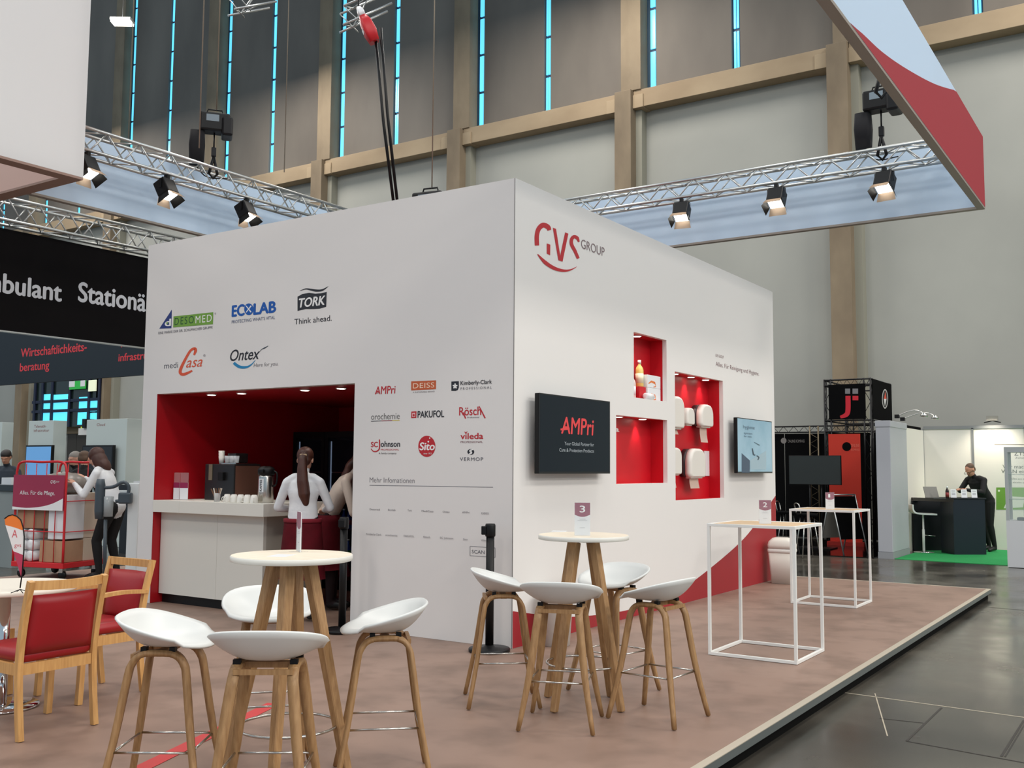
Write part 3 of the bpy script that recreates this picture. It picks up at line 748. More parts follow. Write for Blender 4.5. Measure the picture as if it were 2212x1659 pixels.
# side wall: red logo
L = Print(SP, MS, side, 'printed logo of broken red capitals over a smile curve')
L.stroke([Z4(545, 410), Z4(525, 362), Z4(450, 330), Z4(380, 390), Z4(352, 500), Z4(355, 645)], [8., 10.5, 11., 10., 9.5, 9.5], RED)
L.poly([Z4(505, 612), Z4(505, 770), Z4(558, 795), Z4(560, 632)], RED)
L.poly([Z4(598, 370), Z4(648, 388), Z4(712, 800), Z4(788, 442), Z4(838, 462), Z4(748, 895), Z4(684, 872)], RED)
L.stroke([Z4(1000, 590), Z4(975, 530), Z4(925, 510), Z4(888, 550), Z4(888, 630), Z4(940, 730), Z4(990, 845)], [3., 7., 7.5, 7.5, 7.5, 7., 6.2], RED)
L.stroke([Z4(362, 778), Z4(480, 905), Z4(620, 995), Z4(760, 1032), Z4(870, 1020), Z4(970, 970)], [1.5, 8., 7.5, 5.5, 3., .4], RED)
L.text('GROUP', Z4(1035, 698), Z4(1395, 800), 21, (120, 100, 104), 0, -.008); L.done()
L = Print(SP, MS, side, 'printed line of small dark red lettering')
L.text('GVS GROUP', (1545.5, 771), (1563, 774), 6.5, (150, 120, 122)); L.text('Alles. Für Reinigung und Hygiene.', (1546, 790), (1639.5, 812), 10, (128, 92, 96), 0, -.004); L.done()

# ---------------------------------------------------------------- wall screens
def wall_screen(y0, y1, z0, z1, x, label, scr):
    t = thing('wall_screen', label, 'screen', (0, (y0+y1)/2, z0), 0, None)
    hw = (y1-y0)/2; H = z1-z0
    box('housing', (x-.05, -hw, 0), (x-.004, hw, H), BLACK, t, .006)
    box('bezel', (x-.004, -hw, 0), (x-.001, hw, H), mat('bezel', (22, 26, 30), .3), t)
    box('wall_mount', (.0025, -.2, .2), (x-.05, .2, H-.2), DARKM, t)
    return t
SCR1 = mat('dark_screen', (14, 22, 28), .35, spec=.2, emit=(18, 28, 36), estr=.5)
t = wall_screen(.215, 1.50, 1.45, 2.143, .12, 'black wall screen showing thin red letters beside the red niches', None)
box('display', (.119, -.632, .018), (.1195, .632, .682), SCR1, t)
def SP2(px, py): p = onx(px, py, .1195); return (p.y-(.215+1.5)/2, p.z-1.45)
Mt = Matrix.Translation((.1195, 0, 0)) @ MS
L = Print(SP2, Mt, t, 'red lettering and grey slogan on the screen')
def Z5(x, y): return (1120+x/3.8138, 680+y/3.8138)
SR = (226, 70, 74)
L.text('AMPri', Z5(352, 978), Z5(618, 990), 38, SR, .1, .018); L.stroke([Z5(345, 945), Z5(420, 938)], [4, 5], SR)
L.done(); L = Print(SP2, Mt, t, 'grey slogan on the screen'); L.text('Your Global Partner for', Z5(378, 1074), Z5(620, 1084), 8, (170, 180, 186)); L.text('Care & Protection Products', Z5(335, 1124), Z5(620, 1138), 8, (170, 180, 186)); L.done()
t = wall_screen(4.845, 6.118, 1.452, 2.144, .12, 'wall screen with a pale blue picture near the end of the cabin wall', None)
SCR2 = noise_mat('blue_screen', (120, 152, 168), (142, 170, 184), 2.2, 3, .25)
SCR2.node_tree.nodes['Principled BSDF'].inputs['Emission Color'].default_value = lin((120, 155, 172)); SCR2.node_tree.nodes['Principled BSDF'].inputs['Emission Strength'].default_value = .35
box('display', (.119, -.625, .018), (.1195, .625, .682), SCR2, t)
def SP3(px, py): p = onx(px, py, .1195); return (p.y-(4.845+6.118)/2, p.z-1.452)
L = Print(SP3, Mt, t, 'grey lettering, pale panel and clips pictured on the screen')
L.poly([Z5(1838, 1140), Z5(1905, 1200), Z5(1905, 1300), Z5(1838, 1300)], (74, 92, 112)); L.poly([Z5(1905, 1200), Z5(2040, 1120), Z5(2040, 1275), Z5(1910, 1275)], (164, 190, 202))
L.text('hygiene', Z5(1850, 935), Z5(1945, 945), 8, (84, 104, 118)); L.text('system', Z5(1856, 980), Z5(1925, 990), 5, (84, 104, 118)); L.text('for sites', Z5(1856, 1005), Z5(1920, 1012), 4, (84, 104, 118))
L.stroke([Z5(1925, 1100), Z5(1935, 1150), Z5(1950, 1155)], [2, 3, 2], (60, 78, 92)); L.stroke([Z5(1960, 1160), Z5(1978, 1175), Z5(1970, 1195)], [2, 2.6, 2], (60, 78, 92)); L.stroke([Z5(1940, 1050), Z5(1985, 1075)], [1, 2], (80, 100, 112))
L.done()

# ---------------------------------------------------------------- niche contents
XB = -.2       # back of the niches
def XN(px, py, x): return onx(px, py, x)
DISPW = mat('dispenser_white', (228, 224, 216), .4); DISPD = mat('dispenser_dark', (52, 30, 32), .45)
TOWEL = mat('paper_towel', (206, 180, 166), .9)
def b_dome(bm, levels, n=9):
    """loft of arch-topped outlines: (half width, height, top radius, lower radius, depth, drop)"""
    rings = []
    for hw, h_, rt, rb, x, z0_ in levels:
        ring = []
        for cx, cz, r_, a0 in ((hw, h_, rt, 0), (-hw, h_, rt, pi/2), (-hw, 0, rb, pi), (hw, 0, rb, 1.5*pi)):
            ox = cx-math.copysign(r_, cx); oz = (cz-r_) if cz else r_
            for k in range(n): q = a0+(pi/2)*k/(n-1); ring.append(bm.verts.new((x, ox+cos(q)*r_, z0_+oz+sin(q)*r_)))
        rings.append(ring)
    for A, B in zip(rings, rings[1:]):
        m_ = len(A)
        for j in range(m_): f = bm.faces.new((A[j], A[(j+1) % m_], B[(j+1) % m_], B[j])); f.smooth = True
    bm.faces.new(rings[0][::-1]); bm.faces.new(rings[-1]); bmesh.ops.recalc_face_normals(bm, faces=bm.faces); return bm
def dispenser(y, z, w_, h_, d_, label, towel=None, dark=True):
    """white dispenser on the niche back: dark back shell + arch-topped white cover, paper tongue"""
    t = thing('towel_dispenser', label, 'dispenser', (XB+.001, y, z), 0, 'white dispensers in the large niche'); hw = w_/2
    if dark: obj('back_shell', b_dome(bmesh.new(), [(hw*.98, h_*.97, hw*.7, hw*.2, 0, h_*.02), (hw*.98, h_*.97, hw*.7, hw*.2, d_*.52, h_*.02)]), DISPD, t)
    x0_ = d_*.525 if dark else 0
    obj('cover', b_dome(bmesh.new(), [(hw, h_, hw*.72, hw*.22, x0_, 0), (hw, h_, hw*.72, hw*.22, d_*.82, 0), (hw*.93, h_*.95, hw*.66, hw*.2, d_*.95, h_*.02), (hw*.8, h_*.86, hw*.55, hw*.16, d_, h_*.05)]), DISPW, t)
    box('outlet', (d_*.35, -w_*.36, -.012), (d_*.8, w_*.36, .004), DISPW, t, .004)
    if towel:
        bm = bmesh.new(); b_tube(bm, arc([(d_*.55, 0, -.013), (d_*.57, 0, -towel*.5), (d_*.66, 0, -towel)], 3), 0, flat=(w_*.55, .002)); obj('paper', bm, TOWEL, t)
    return t
XD = XB+.15
def disp_px(a, b, label, **k):
    A = onx(a[0], a[1], XD); B = onx(b[0], b[1], XD); A.y = max(A.y, 3.275); y = (A.y+B.y)/2; w_ = abs(B.y-A.y); h_ = abs(A.z-B.z); z = min(A.z, B.z)
    return dispenser(y, z, w_, h_, .15, label, **k)
disp_px((1446, 853), (1481, 926), 'large white towel dispenser, half hidden by the niche edge, in the upper row', towel=.07)
disp_px((1486, 880), (1502, 918), 'small narrow white soap dispenser between two towel dispensers', dark=False)
disp_px((1516, 872), (1543, 923), 'white towel dispenser with a dark back and paper hanging, in the upper row', towel=.19)
disp_px((1446, 966), (1475, 1025), 'white towel dispenser half hidden by the niche edge, in the lower row', towel=.15)
disp_px((1492, 968), (1527, 1031), 'broad white towel dispenser in the lower row in front of a flat white card', towel=.13)
p0, p1 = onx(1520, 974, XB+.004), onx(1536, 1028, XB+.004)
tag(box('wall_card', (XB+.0005, p0.y, p1.z), (XB+.012, p1.y, p0.z), CARDW), 'flat white card fixed behind the broad towel dispenser', 'sign')
# upper niche: cleaner bottles, boxes and rolls
z0 = 2.2355
def bottle(loc, r, h, cols, label, name='cleaner_bottle'):
    t = thing(name, label, 'bottle', loc, 0)
    lathe('bottle_body', [(r*.9, 0), (r, .01), (r, h*.62), (r*.8, h*.72), (r*.36, h*.82), (r*.36, h*.86)], cols[0], t, 24)
    lathe('cap', [(r*.42, h*.86), (r*.42, h), (0, h)], cols[1], t, 20); lathe('bottle_label', [(r*1.01, h*.14), (r*1.01, h*.5)], cols[2], t, 24)
    return t
def bx(name, lo, hi, m, label, cat, bev=.004): return tag(box(name, lo, hi, m, None, bev), label, cat)
ORP = mat('orange_print', (226, 120, 50), .5); YEL = mat('yellow_cleaner', (236, 208, 120), .35); CREAM = mat('cream_carton', (236, 226, 212), .6)
xs_ = -.12
pa = onx(1385, 836, xs_)
bx('riser_block', (xs_-.07, pa.y-.10, z0+.0005), (xs_+.03, pa.y+.055, pa.z), REDN, 'red riser block under the yellow cleaner bottle', 'block')
bottle((xs_-.02, pa.y, pa.z+.001), .044, onx(1385, 778, xs_).z-pa.z, (YEL, mat('cap_white', (235, 232, 226), .4), mat('label_pale', (240, 232, 200), .5)), 'tall yellow cleaner bottle standing on a red block in the upper niche')
q = onx(1374, 822, xs_); bottle((xs_-.02, q.y-.045, z0+.0005), .035, .27, (mat('bottle_pale', (228, 214, 206), .4), mat('cap_blue', (70, 70, 110), .4), CARDW), 'small pale bottle with a blue cap at the niche edge')
xf = -.07
q0, q1, q2 = onx(1399, 808, xf), onx(1427, 838, xf), onx(1430, 866, xf); q1.y = min(q1.y, 3.045)
hb = (q0.z-z0)/2-.003
for k in range(2):
    zA = z0+.0005+k*(hb+.001)
    o = bx('glove_box', (xf-.10, q0.y, zA), (xf, q1.y, zA+hb), CARDW, 'white product box with an orange swirl, %s of the pair in the upper niche' % ('lower' if k == 0 else 'upper'), 'box')
    bm = bmesh.new(); yy = q0.y
    b_stroke(bm, [(yy+.02, zA+hb*.3), (yy+.09, zA+hb*.5), (yy+.18, zA+hb*.42), (yy+.20, zA+hb*.15), (yy+.14, zA+hb*.08)], [.012, .022, .026, .018, .008], MS, 0, xf+.0008)
    obj('print', bm, ORP, o)
o = lathe('paper_tube', [(.012, 0), (.034, 0), (.034, .16), (.012, .16)], CARDW); o.location = (xf+.03, pa.y-.06, z0+.036); o.rotation_euler = (radians(-90), 0, 0); tag(o, 'white paper tube lying in front of the red block', 'tube')
# letter on the lower niche back
L = Print(lambda px, py: (lambda p: (p.y, p.z))(onx(px, py, XB)), Matrix.Translation((XB, 0, 0)) @ MS, [c for c in cab.children if c.name.startswith('niche')][1], 'white rounded letters printed on the niche back')
L.text('vileda', (1262, 928), (1337, 932), 13, WH, 0, .02); L.done()
# ---------------------------------------------------------------- bar counter and what stands on it
CTOP = mat('counter_top', (226, 222, 212), .45); CFR = mat('counter_front', (222, 218, 208), .5)
t = thing('bar_counter', 'white bar counter with a thick top standing in the red opening', 'counter', (-4.74, 0, .001))
box('front_panel', (.0, .10, .10), (.93, .14, .985), CFR, t)
box('front_panel', (.933, .10, .10), (1.63, .14, .985), CFR, t)
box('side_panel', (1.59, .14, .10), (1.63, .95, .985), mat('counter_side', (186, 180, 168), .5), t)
box('plinth', (.0, .15, 0), (1.6, .95, .10), BLACK, t)
box('carcass', (.0, .14, .10), (1.59, .95, .985), CFR, t)
box('top_slab', (-.006, -.012, .988), (.44, 1.0, 1.118), CTOP, t, .004)
box('top_slab', (.441, -.012, .988), (1.742, 1.0, 1.118), CTOP, t, .004)
ZT = 1.1195
def cp(px, py, y): p = ony(px, py, y); return p
# leaflet holder pair
for k, (px, lab) in enumerate(((369, 'narrow clear leaflet holder beside the red wall'), (385, 'wider clear leaflet holder with a berry-topped card'))):
    p = cp(px+12, 1070, .25); H = .3
    th = thing('leaflet_holder', lab+' on the counter', 'leaflet holder', (p.x, p.y, ZT), .35)
    wd = .075 if k == 0 else .1
    box('card', (-wd/2, -.002, .004), (wd/2, .002, .19), CARDW, th); box('header', (-wd/2, -.0026, .13), (wd/2, -.0021, .19), BERRY, th)
    box('acrylic_back', (-wd/2, .003, 0), (wd/2, .006, H), ACR, th); box('acrylic_foot', (-wd/2, -.04, 0), (wd/2, .003, .003), ACR, th)
# coffee machine: black body, brushed bean panel, steel cup tray
p = cp(497, 1060, .55)
th = thing('coffee_machine', 'black coffee machine with a brown panel and cups stacked on top', 'coffee machine', (p.x, p.y, ZT), 0)
box('body', (-.24, -.16, 0), (.24, .22, .40), mat('machine_black', (26, 25, 26), .35), th, .012)
box('side_panel', (.2405, -.14, .02), (.246, .20, .38), mat('machine_brown', (112, 78, 66), .3, .2), th)
box('logo_plate', (-.165, -.168, .22), (-.11, -.161, .395), mat('machine_plate', (128, 116, 96), .4, .3), th)
box('spout', (.02, -.20, .22), (.10, -.161, .31), BLACK, th, .006)
box('cup_tray', (-.02, -.12, .401), (.22, .18, .412), STEEL, th)
box('hopper', (-.04, -.02, .413), (.10, .16, .52), mat('smoked_plastic', (34, 30, 30), .15), th, .01)
for k in range(3): lathe('glass_cup', [(.025, .413), (.033, .49), (.03, .49), (.022, .418)], mat('glassware', (210, 215, 220), .05, alpha=.45), th, 16, Matrix.Translation((.02+.075*k, -.07, 0)))
# thermos, white cup between
p = cp(478, 1012, .5); th = thing('paper_cup_stack', 'stack of white paper cups standing on the coffee machine', 'cups', (p.x, p.y, ZT+.4025))
for k in range(3): lathe('paper_cup', [(.024+.001*k, .0+.03*k), (.034+.001*k, .085+.03*k), (.032+.001*k, .085+.03*k), (.022+.001*k, .005+.03*k)], DISPW, th, 16)
p = cp(574, 1072, .25)
th = thing('airpot', 'steel airpot flask with a black lid and lettered label on the counter', 'flask', (p.x, p.y, ZT), .3)
lathe('flask_body', [(.078, 0), (.082, .01), (.082, .27), (.076, .285)], STEEL, th, 32)
lathe('lid', [(.08, .286), (.088, .30), (.088, .345), (.07, .37), (.03, .38), (0, .38)], BLACK, th, 32)
bm = bmesh.new(); b_tube(bm, arc([(.085, 0, .33), (.125, 0, .30), (.12, 0, .20), (.088, 0, .17)], 4), .010, 8); obj('handle', bm, BLACK, th)
box('spout', (-.03, -.115, .31), (.03, -.085, .345), BLACK, th, .006)
bm = bmesh.new()
for k in range(8):
    a0 = -pi/2-.5+k*.09; a1 = a0+.09; R0 = .0828
    bm.faces.new([bm.verts.new((cos(a)*R0, sin(a)*R0, z)) for a, z in ((a0, .11), (a1, .11), (a1, .25), (a0, .25))])
obj('label_plate', bm, CARDW, th)
Mx = Matrix(((0, -1, 0, 0), (0, 0, -1, -.0842), (1, 0, 0, .12), (0, 0, 0, 1)))
bm = bmesh.new(); b_text(bm, 'KAFFEE', Mx, 0, .12, .0, .026, 0, 0, .02); obj('lettering', bm, mat('ink', INK, .5), th)
# sugar stick glass
p = cp(469, 1074, .10); th = thing('sugar_stick_glass', 'glass of white and brown sugar sticks on the counter', 'glass', (p.x, p.y, ZT))
lathe('glass', [(.03, 0), (.036, .09), (.034, .09), (.028, .004)], mat('clear_glass', (225, 230, 232), .05, alpha=.35), th, 20)
for k in range(9):
    a = random.uniform(0, 6.28); tl = random.uniform(.2, .42); d = Vector((cos(a)*sin(tl), sin(a)*sin(tl), cos(tl)))
    bm = bmesh.new(); s0 = Vector((cos(a)*.008, sin(a)*.008, .008)); b_tube(bm, [s0, s0+d*.14], 0, flat=(.012, .004)); obj('sugar_stick', bm, CREAM if k % 2 else mat('brown_stick', (120, 84, 60), .6), th)
# cups upside down in a row
cupm = mat('porcelain', (236, 232, 224), .25)
def cup_proto():
    bm = bmesh.new(); b_lathe(bm, [(.040, 0), (.041, .004), (.038, .05), (.030, .075), (.022, .08), (0, .08)], 20)
    return obj('coffee_cup', bm, cupm)
cups = cup_proto(); first = True
for row in range(2):
    for k in range(5):
        p = cp(491+k*14.5, 1078, .09+row*.11)
        o = cups if first else cups.copy()
        if not first: COL.objects.link(o)
        first = False
        o.location = (p.x, p.y, ZT); tag(o, 'white porcelain cup upside down in the %s row on the counter' % ('front' if row == 0 else 'rear'), 'cup', 'upturned cups on the counter')
        bm = bmesh.new(); b_tube(bm, arc([(.036, 0, .012), (.06, 0, .018), (.058, 0, .045), (.034, 0, .052)], 3), .005, 6)
        h = obj('handle', bm, cupm, o); h.rotation_euler = (0, 0, random.uniform(-2.4, -.6))

# ---------------------------------------------------------------- drinks coolers at the back of the bar
NAVYD = mat('cooler_inside', (16, 18, 34), .6); GLASS = mat('cooler_glass', (40, 46, 60), .05, alpha=.18, spec=.6)
BOT = [mat('bottle_red_cap', (170, 40, 60), .4), mat('bottle_blue', (30, 70, 160), .3), mat('bottle_dark', (30, 20, 24), .2), mat('bottle_green', (40, 120, 60), .3)]
XF0, XF1, YF, HFg = -4.73, -3.55, 2.05, 1.93
mid = onx(700, 940, 0) ; xm = ony(700, 1000, YF).x
bproto = {}
for k, (a, b) in enumerate(((XF0, xm-.005), (xm+.005, XF1))):
    th = thing('drinks_cooler', 'black glass-door drinks cooler %s' % ('against the red side wall of the bar' if k == 0 else 'stocked with blue bottles at the back of the bar'), 'cooler', (a, YF, .001), 0, 'drinks coolers in the bar')
    W_ = b-a
    box('cabinet', (0, .05, 0), (W_, .65, .06), BLACK, th); box('cabinet_top', (0, .05, HFg-.1), (W_, .65, HFg), BLACK, th)
    for s in (0, W_-.03): box('cabinet_side', (s, .05, .06), (s+.03, .65, HFg-.1), NAVYD, th)
    box('cabinet_back', (.03, .62, .06), (W_-.03, .65, HFg-.1), NAVYD, th)
    dr = box('door_glass', (.05, .01, .12), (W_-.05, .016, HFg-.07), GLASS, th)
    for lo, hi in (((0, 0, .06), (.05, .045, HFg)), ((W_-.05, 0, .06), (W_, .045, HFg)), ((.05, 0, .06), (W_-.05, .045, .12)), ((.05, 0, HFg-.07), (W_-.05, .045, HFg))): box('door_frame', lo, hi, BLACK, th)
    box('light_strip', (.055, .05, .4), (.068, .06, HFg-.12), mat('cooler_strip', (180, 195, 215), .4, emit=(150, 170, 200), estr=.35), th)
    for j, z in enumerate((.35, .72, 1.08, 1.42)):
        sh = box('shelf', (.03, .06, z), (W_-.03, .6, z+.012), STEEL, th)
    for j, z in enumerate((.072, .363, .733, 1.093)):
        for i in range(6):
            x_ = .11+i*(W_-.2)/5
            mm = BOT[(1 if (k == 1 and j in (1, 2)) else (2 if j == 3 else 0 if j == 0 else 1))]
            capm = BOT[0] if j == 3 else CARDW
            bt = obj('beverage_bottle', bmesh.new(), None); bm = bmesh.new()
            b_lathe(bm, [(.032, 0), (.034, .02), (.034, .13), (.014, .19), (.013, .225)], 12); b_lathe(bm, [(.016, .225), (.016, .245), (0, .245)], 12, None, 1); b_lathe(bm, [(.0345, .05), (.0345, .11)], 12, None, 2)
            bm.to_mesh(bt.data); bm.free(); bt.data.materials.append(mm); bt.data.materials.append(capm); bt.data.materials.append(BOT[3] if j == 1 and k == 1 else BOT[0])
            bt.location = (a+x_, YF+.16, z+.0015); 
            tag(bt, 'small bottle standing on the %s shelf of the %s cooler' % (('lowest', 'second', 'third', 'top')[j], ('wall-side', 'open-side')[k]), 'bottle', 'bottles in the drinks coolers')
# ---------------------------------------------------------------- hanging ring of fabric panels and trusses
ZB, ZTP = 5.0, 6.0
RX0, RX1, RY1, RY0 = -7.61, 2.64, 7.44, -9.
FAB = mat('daylight_tinted_fabric', (214, 232, 248), .8); FABW = mat('white_fabric', (242, 241, 240), .75); FRM = mat('panel_frame', (150, 142, 134), .5, .2)  # banner blue is partly a daylight tint put into the fabric colour
FREDM = mat('red_fabric', (156, 34, 48), .8)
for m_ in (FAB, FABW):
    nt = m_.node_tree; b_ = nt.nodes['Principled BSDF']; tr_ = nt.nodes.new('ShaderNodeBsdfTranslucent'); tr_.inputs[0].default_value = b_.inputs['Base Color'].default_value
    mx_ = nt.nodes.new('ShaderNodeMixShader'); mx_.inputs[0].default_value = .3
    nt.links.new(b_.outputs[0], mx_.inputs[1]); nt.links.new(tr_.outputs[0], mx_.inputs[2]); nt.links.new(mx_.outputs[0], nt.nodes['Material Output'].inputs[0])
ring = thing('hanging_banner_ring', 'hanging ring of pale fabric banners with a red swoosh on the outer face', 'banner', (0, 0, ZB))
tp = .09
box('banner_panel', (RX0-.004, .10, .03), (RX0, RY1, 1.0), FAB, ring)
box('banner_panel', (RX0, RY1-tp, .03), (RX1-tp, RY1-tp+.004, 1.0), FAB, ring)
pan = box('banner_panel', (RX1-.004, RY0, .03), (RX1, RY1, 1.0), FAB, ring)
for lo, hi in (((RX0-tp, .10, 0), (RX0, RY1, .03)), ((RX0, RY1-tp, 0), (RX1-tp, RY1, .03)), ((RX1-tp, RY0, 0), (RX1, RY1, .03))): box('frame_rail', lo, hi, FRM, ring)
# red swoosh on the outer right face: boundary read off the photograph
pts = [onx(px, py, RX1) for px, py in ((1762, 0), (1850, 62), (1905, 112), (1960, 150), (2020, 182), (2066, 196))]
bd = [(p.y, p.z-ZB) for p in pts]
bd = [(bd[0][0]-1.2, .06)] + bd
top_y = bd[-1][0]
bm = bmesh.new(); C2 = arc([(a, b_, 0) for a, b_ in bd], 5)
C2 = [Vector((min(p.x, RY1), min(max(p.y, .03), 1.), 0)) for p in C2] + [Vector((RY1, 1., 0))]
A_ = [bm.verts.new((RX1+.002, p.x, p.y)) for p in C2]; B_ = [bm.verts.new((RX1+.002, p.x, .03)) for p in C2]
for i in range(len(C2)-1):
    if (C2[i+1]-C2[i]).length > 1e-5 and not (C2[i].y <= .0301 and C2[i+1].y <= .0301):
        try: bm.faces.new((B_[i], B_[i+1], A_[i+1], A_[i]))
        except ValueError: pass
obj('printed_swoosh', bm, FREDM, pan)

BRACE = {}
def truss(name, a, b, size, label, bay=.5, m=None, tr=.024, group=None, ladders=()):
    a, b = Vector(a), Vector(b); m = m or ALU; d = b-a; Ln = d.length; d.normalize()
    t = thing(name, label, 'truss', a, 0, group); up = Vector((0, 0, 1)); sd = d.cross(up).normalized(); h = size/2
    cor = [sd*h+up*h, -sd*h+up*h, -sd*h-up*h, sd*h-up*h]
    for c in cor: tube('chord', [c, c+d*Ln], tr, m, t, 10)
    key = (round(size, 3), round(bay, 3), m.name)
    n = int(Ln/bay)
    if key not in BRACE:
        bm = bmesh.new(); Lb = math.hypot(size, bay/2); b_tube(bm, [(0, 0, 0), (0, 0, Lb)], .011, 6); me = bpy.data.meshes.new('brace'); bm.to_mesh(me); bm.free(); me.materials.append(m); BRACE[key] = me
    for s0, s1 in ((0, 3), (1, 2), (0, 1), (3, 2)):
        for k in range(n):
            for j in range(2):
                p0 = cor[s0 if j == 0 else s1] + d*(bay*k+bay/2*j); p1 = cor[s1 if j == 0 else s0] + d*(bay*k+bay/2*(j+1))
                o = bpy.data.objects.new('brace', BRACE[key]); COL.objects.link(o); o.parent = t; o.location = p0
                o.rotation_mode = 'QUATERNION'; o.rotation_quaternion = (p1-p0).to_track_quat('Z', 'Y')
    return t
tb_y = RY1-.55; tl_x = RX0+.55
truss('lighting_truss', (RX0+.35, tb_y, 5.735), (RX1-.35, tb_y, 5.735), .25, 'silver lattice truss inside the rear banner above the cabin')
truss('lighting_truss', (tl_x, .2, 5.70), (tl_x, RY1-.75, 5.70), .29, 'silver lattice truss inside the banner beyond the bar end of the cabin')
# box frame hanging further left
t = thing('hanging_white_box', 'large white fabric box hanging from the roof beyond the bar end', 'banner', (0, 0, ZB))
wx, wy = -6.45, .08
FIN = mat('red_lit_inner_fabric', (206, 176, 166), .85)  # reddish light inside the box put into the fabric colour
box('panel', (wx-.08, -7, .03), (wx, wy, 4.2), FABW, t); box('panel', (wx-3.2, wy-.08, .03), (wx-.08, wy, 4.2), FIN, t)
FRB = mat('brown_frame', (150, 122, 110), .6)
box('frame_rail', (wx-.2, -7, 0), (wx, wy, .03), FRB, t); box('frame_rail', (wx-3.2, wy-.2, 0), (wx-.2, wy, .03), FRB, t)

# ---------------------------------------------------------------- spotlights with barn doors
BEAM = mat('spot_lamp', (255, 252, 244), .3, emit=(255, 250, 238), estr=14.)
WARMIN = mat('barn_door_inside', (190, 170, 150), .4, .3)
def spotlight(p, yaw, label):
    """p: hanging point on the lower chord"""
    t = thing('stage_spotlight', label, 'spotlight', p, yaw, 'spotlights on the trusses')
    box('clamp', (-.025, -.03, -.04), (.025, .03, .035), BLACK, t)
    bm = bmesh.new(); b_tube(bm, [(-.13, 0, -.17), (-.13, 0, -.04), (.13, 0, -.04), (.13, 0, -.17)], 0, flat=(.03, .006)); obj('yoke', bm, BLACK, t)
    M = Matrix.Translation((0, 0, -.17)) @ Matrix.Rotation(radians(-28), 4, 'X')
    bm = bmesh.new(); b_box(bm, (-.115, -.10, -.10), (.115, .10, .13), .015, M); obj('housing', bm, BLACK, t)
    bm = bmesh.new(); b_box(bm, (-.095, -.085, -.108), (.095, .085, -.1005), 0, M); obj('lamp_face', bm, BEAM, t)
    for sx, sy in ((1, 0), (-1, 0), (0, 1), (0, -1)):
        bm = bmesh.new()
        if sx: q = [(sx*.115, -.09, -.10), (sx*.115, .09, -.10), (sx*.16, .11, -.21), (sx*.16, -.11, -.21)]
        else: q = [(-.11, sy*.10, -.10), (.11, sy*.10, -.10), (.13, sy*.15, -.20), (-.13, sy*.15, -.20)]
        f = bm.faces.new([bm.verts.new(M @ Vector(v)) for v in q]); bmesh.ops.solidify(bm, geom=[f], thickness=.003)
        obj('barn_door', bm, [WARMIN if sy else BLACK], t)
    l = bpy.data.lights.new('stage_light', 'SPOT'); l.energy = 45; l.spot_size = radians(75); l.spot_blend = .6; l.color = (1, .95, .87); l.shadow_soft_size = .08
    o = bpy.data.objects.new('stage_light', l); COL.objects.link(o); o.parent = t; o.matrix_local = M @ Matrix.Translation((0, 0, -.14))
    return t
for i, px in enumerate((1911, 1677, 1472)):
    p = ony(px, 400, tb_y-.125); spotlight((p.x, tb_y-.125, 5.55), .15*(i-1), 'lit black spotlight hanging from the rear truss, %s the red banner corner' % ('nearest', 'second from', 'third from')[i])
for i, px in enumerate((186, 360, 533)):
    p = onx(px, 400, tl_x+.145); spotlight((tl_x+.145, p.y, 5.495), pi/2+.2, 'lit black spotlight hanging from the side truss, %s' % ('partly behind the white box', 'below the black chain hoist', 'nearest the cabin')[i])

# ---------------------------------------------------------------- chain hoists
def hoist(p, yaw, label, chain=8., bag=True):
    """p: point on the truss the hoist lifts"""
    t = thing('chain_hoist', label, 'hoist', p, yaw, 'black chain hoists above the trusses')
    bm = bmesh.new(); b_tube(bm, [(0, -.02, .16), (-.06, 0, -.1), (0, .02, -.16), (.06, 0, -.1), (0, -.02, .16)], .022, 8); obj('sling', bm, BLACK, t)
    box('hook_block', (-.035, -.03, .16), (.035, .03, .30), DARKM, t, .01)
    box('motor_body', (-.22, -.13, .52), (.22, .13, .80), BLACK, t, .03)
    box('gear_cover', (.10, -.16, .46), (.26, .16, .74), DARKM, t, .03)
    box('name_plate', (-.12, -.1315, .66), (.06, -.1305, .76), mat('plate', (120, 135, 145), .4), t)
    tube('carry_handle', [(-.12, 0, .80), (-.10, 0, .87), (.10, 0, .87), (.12, 0, .80)], .012, BLACK, t, 8)
    tube('load_chain', [(0, 0, .30), (0, 0, .53)], .011, DARKM, t, 6)
    tube('lift_chain', [(.02, 0, .86), (.02, 0, chain)], .009, mat('chain_steel', (150, 140, 124), .5, .6), t, 6)
    if bag:
        bm = rr_loft(bmesh.new(), [(.10, .09, .05, .02), (.115, .10, .05, .30), (.10, .09, .04, .52)])
        for v in bm.verts: v.co.x -= .24
        obj('chain_bag', bm, mat('black_canvas', (20, 20, 24), .9), t)
        tube('cable', arc([(-.2, .05, .5), (-.30, .08, .2), (-.12, .06, -.12), (.2, .05, -.14)], 5), .009, BLACK, t, 6)
    return t
p = onx(460, 382, tl_x); hoist((tl_x, p.y, 5.90), .9, 'black chain hoist with a canvas chain bag on the side truss')
p = ony(1905, 322, tb_y); hoist((p.x, tb_y, 5.90), 0, 'black chain hoist with a canvas chain bag on the rear truss near the red banner')
c = onz(2030, 130, 7.2); hoist((RX1-.6, 4.4, 5.86), .3, 'black chain hoist rising behind the red banner', bag=False)
p = ony(930, 418, 3.2); hoist((p.x, 3.2, p.z-.8), .2, 'black chain hoist showing just above the cabin top', bag=False)
# a truss for the mid hoist so that it hangs over something
truss('lighting_truss', (p.x-.5, -1.5+4.7, p.z-.98), (p.x+1.2, 3.2, p.z-.98), .29, 'short silver truss hidden inside the cabin top below a hoist')

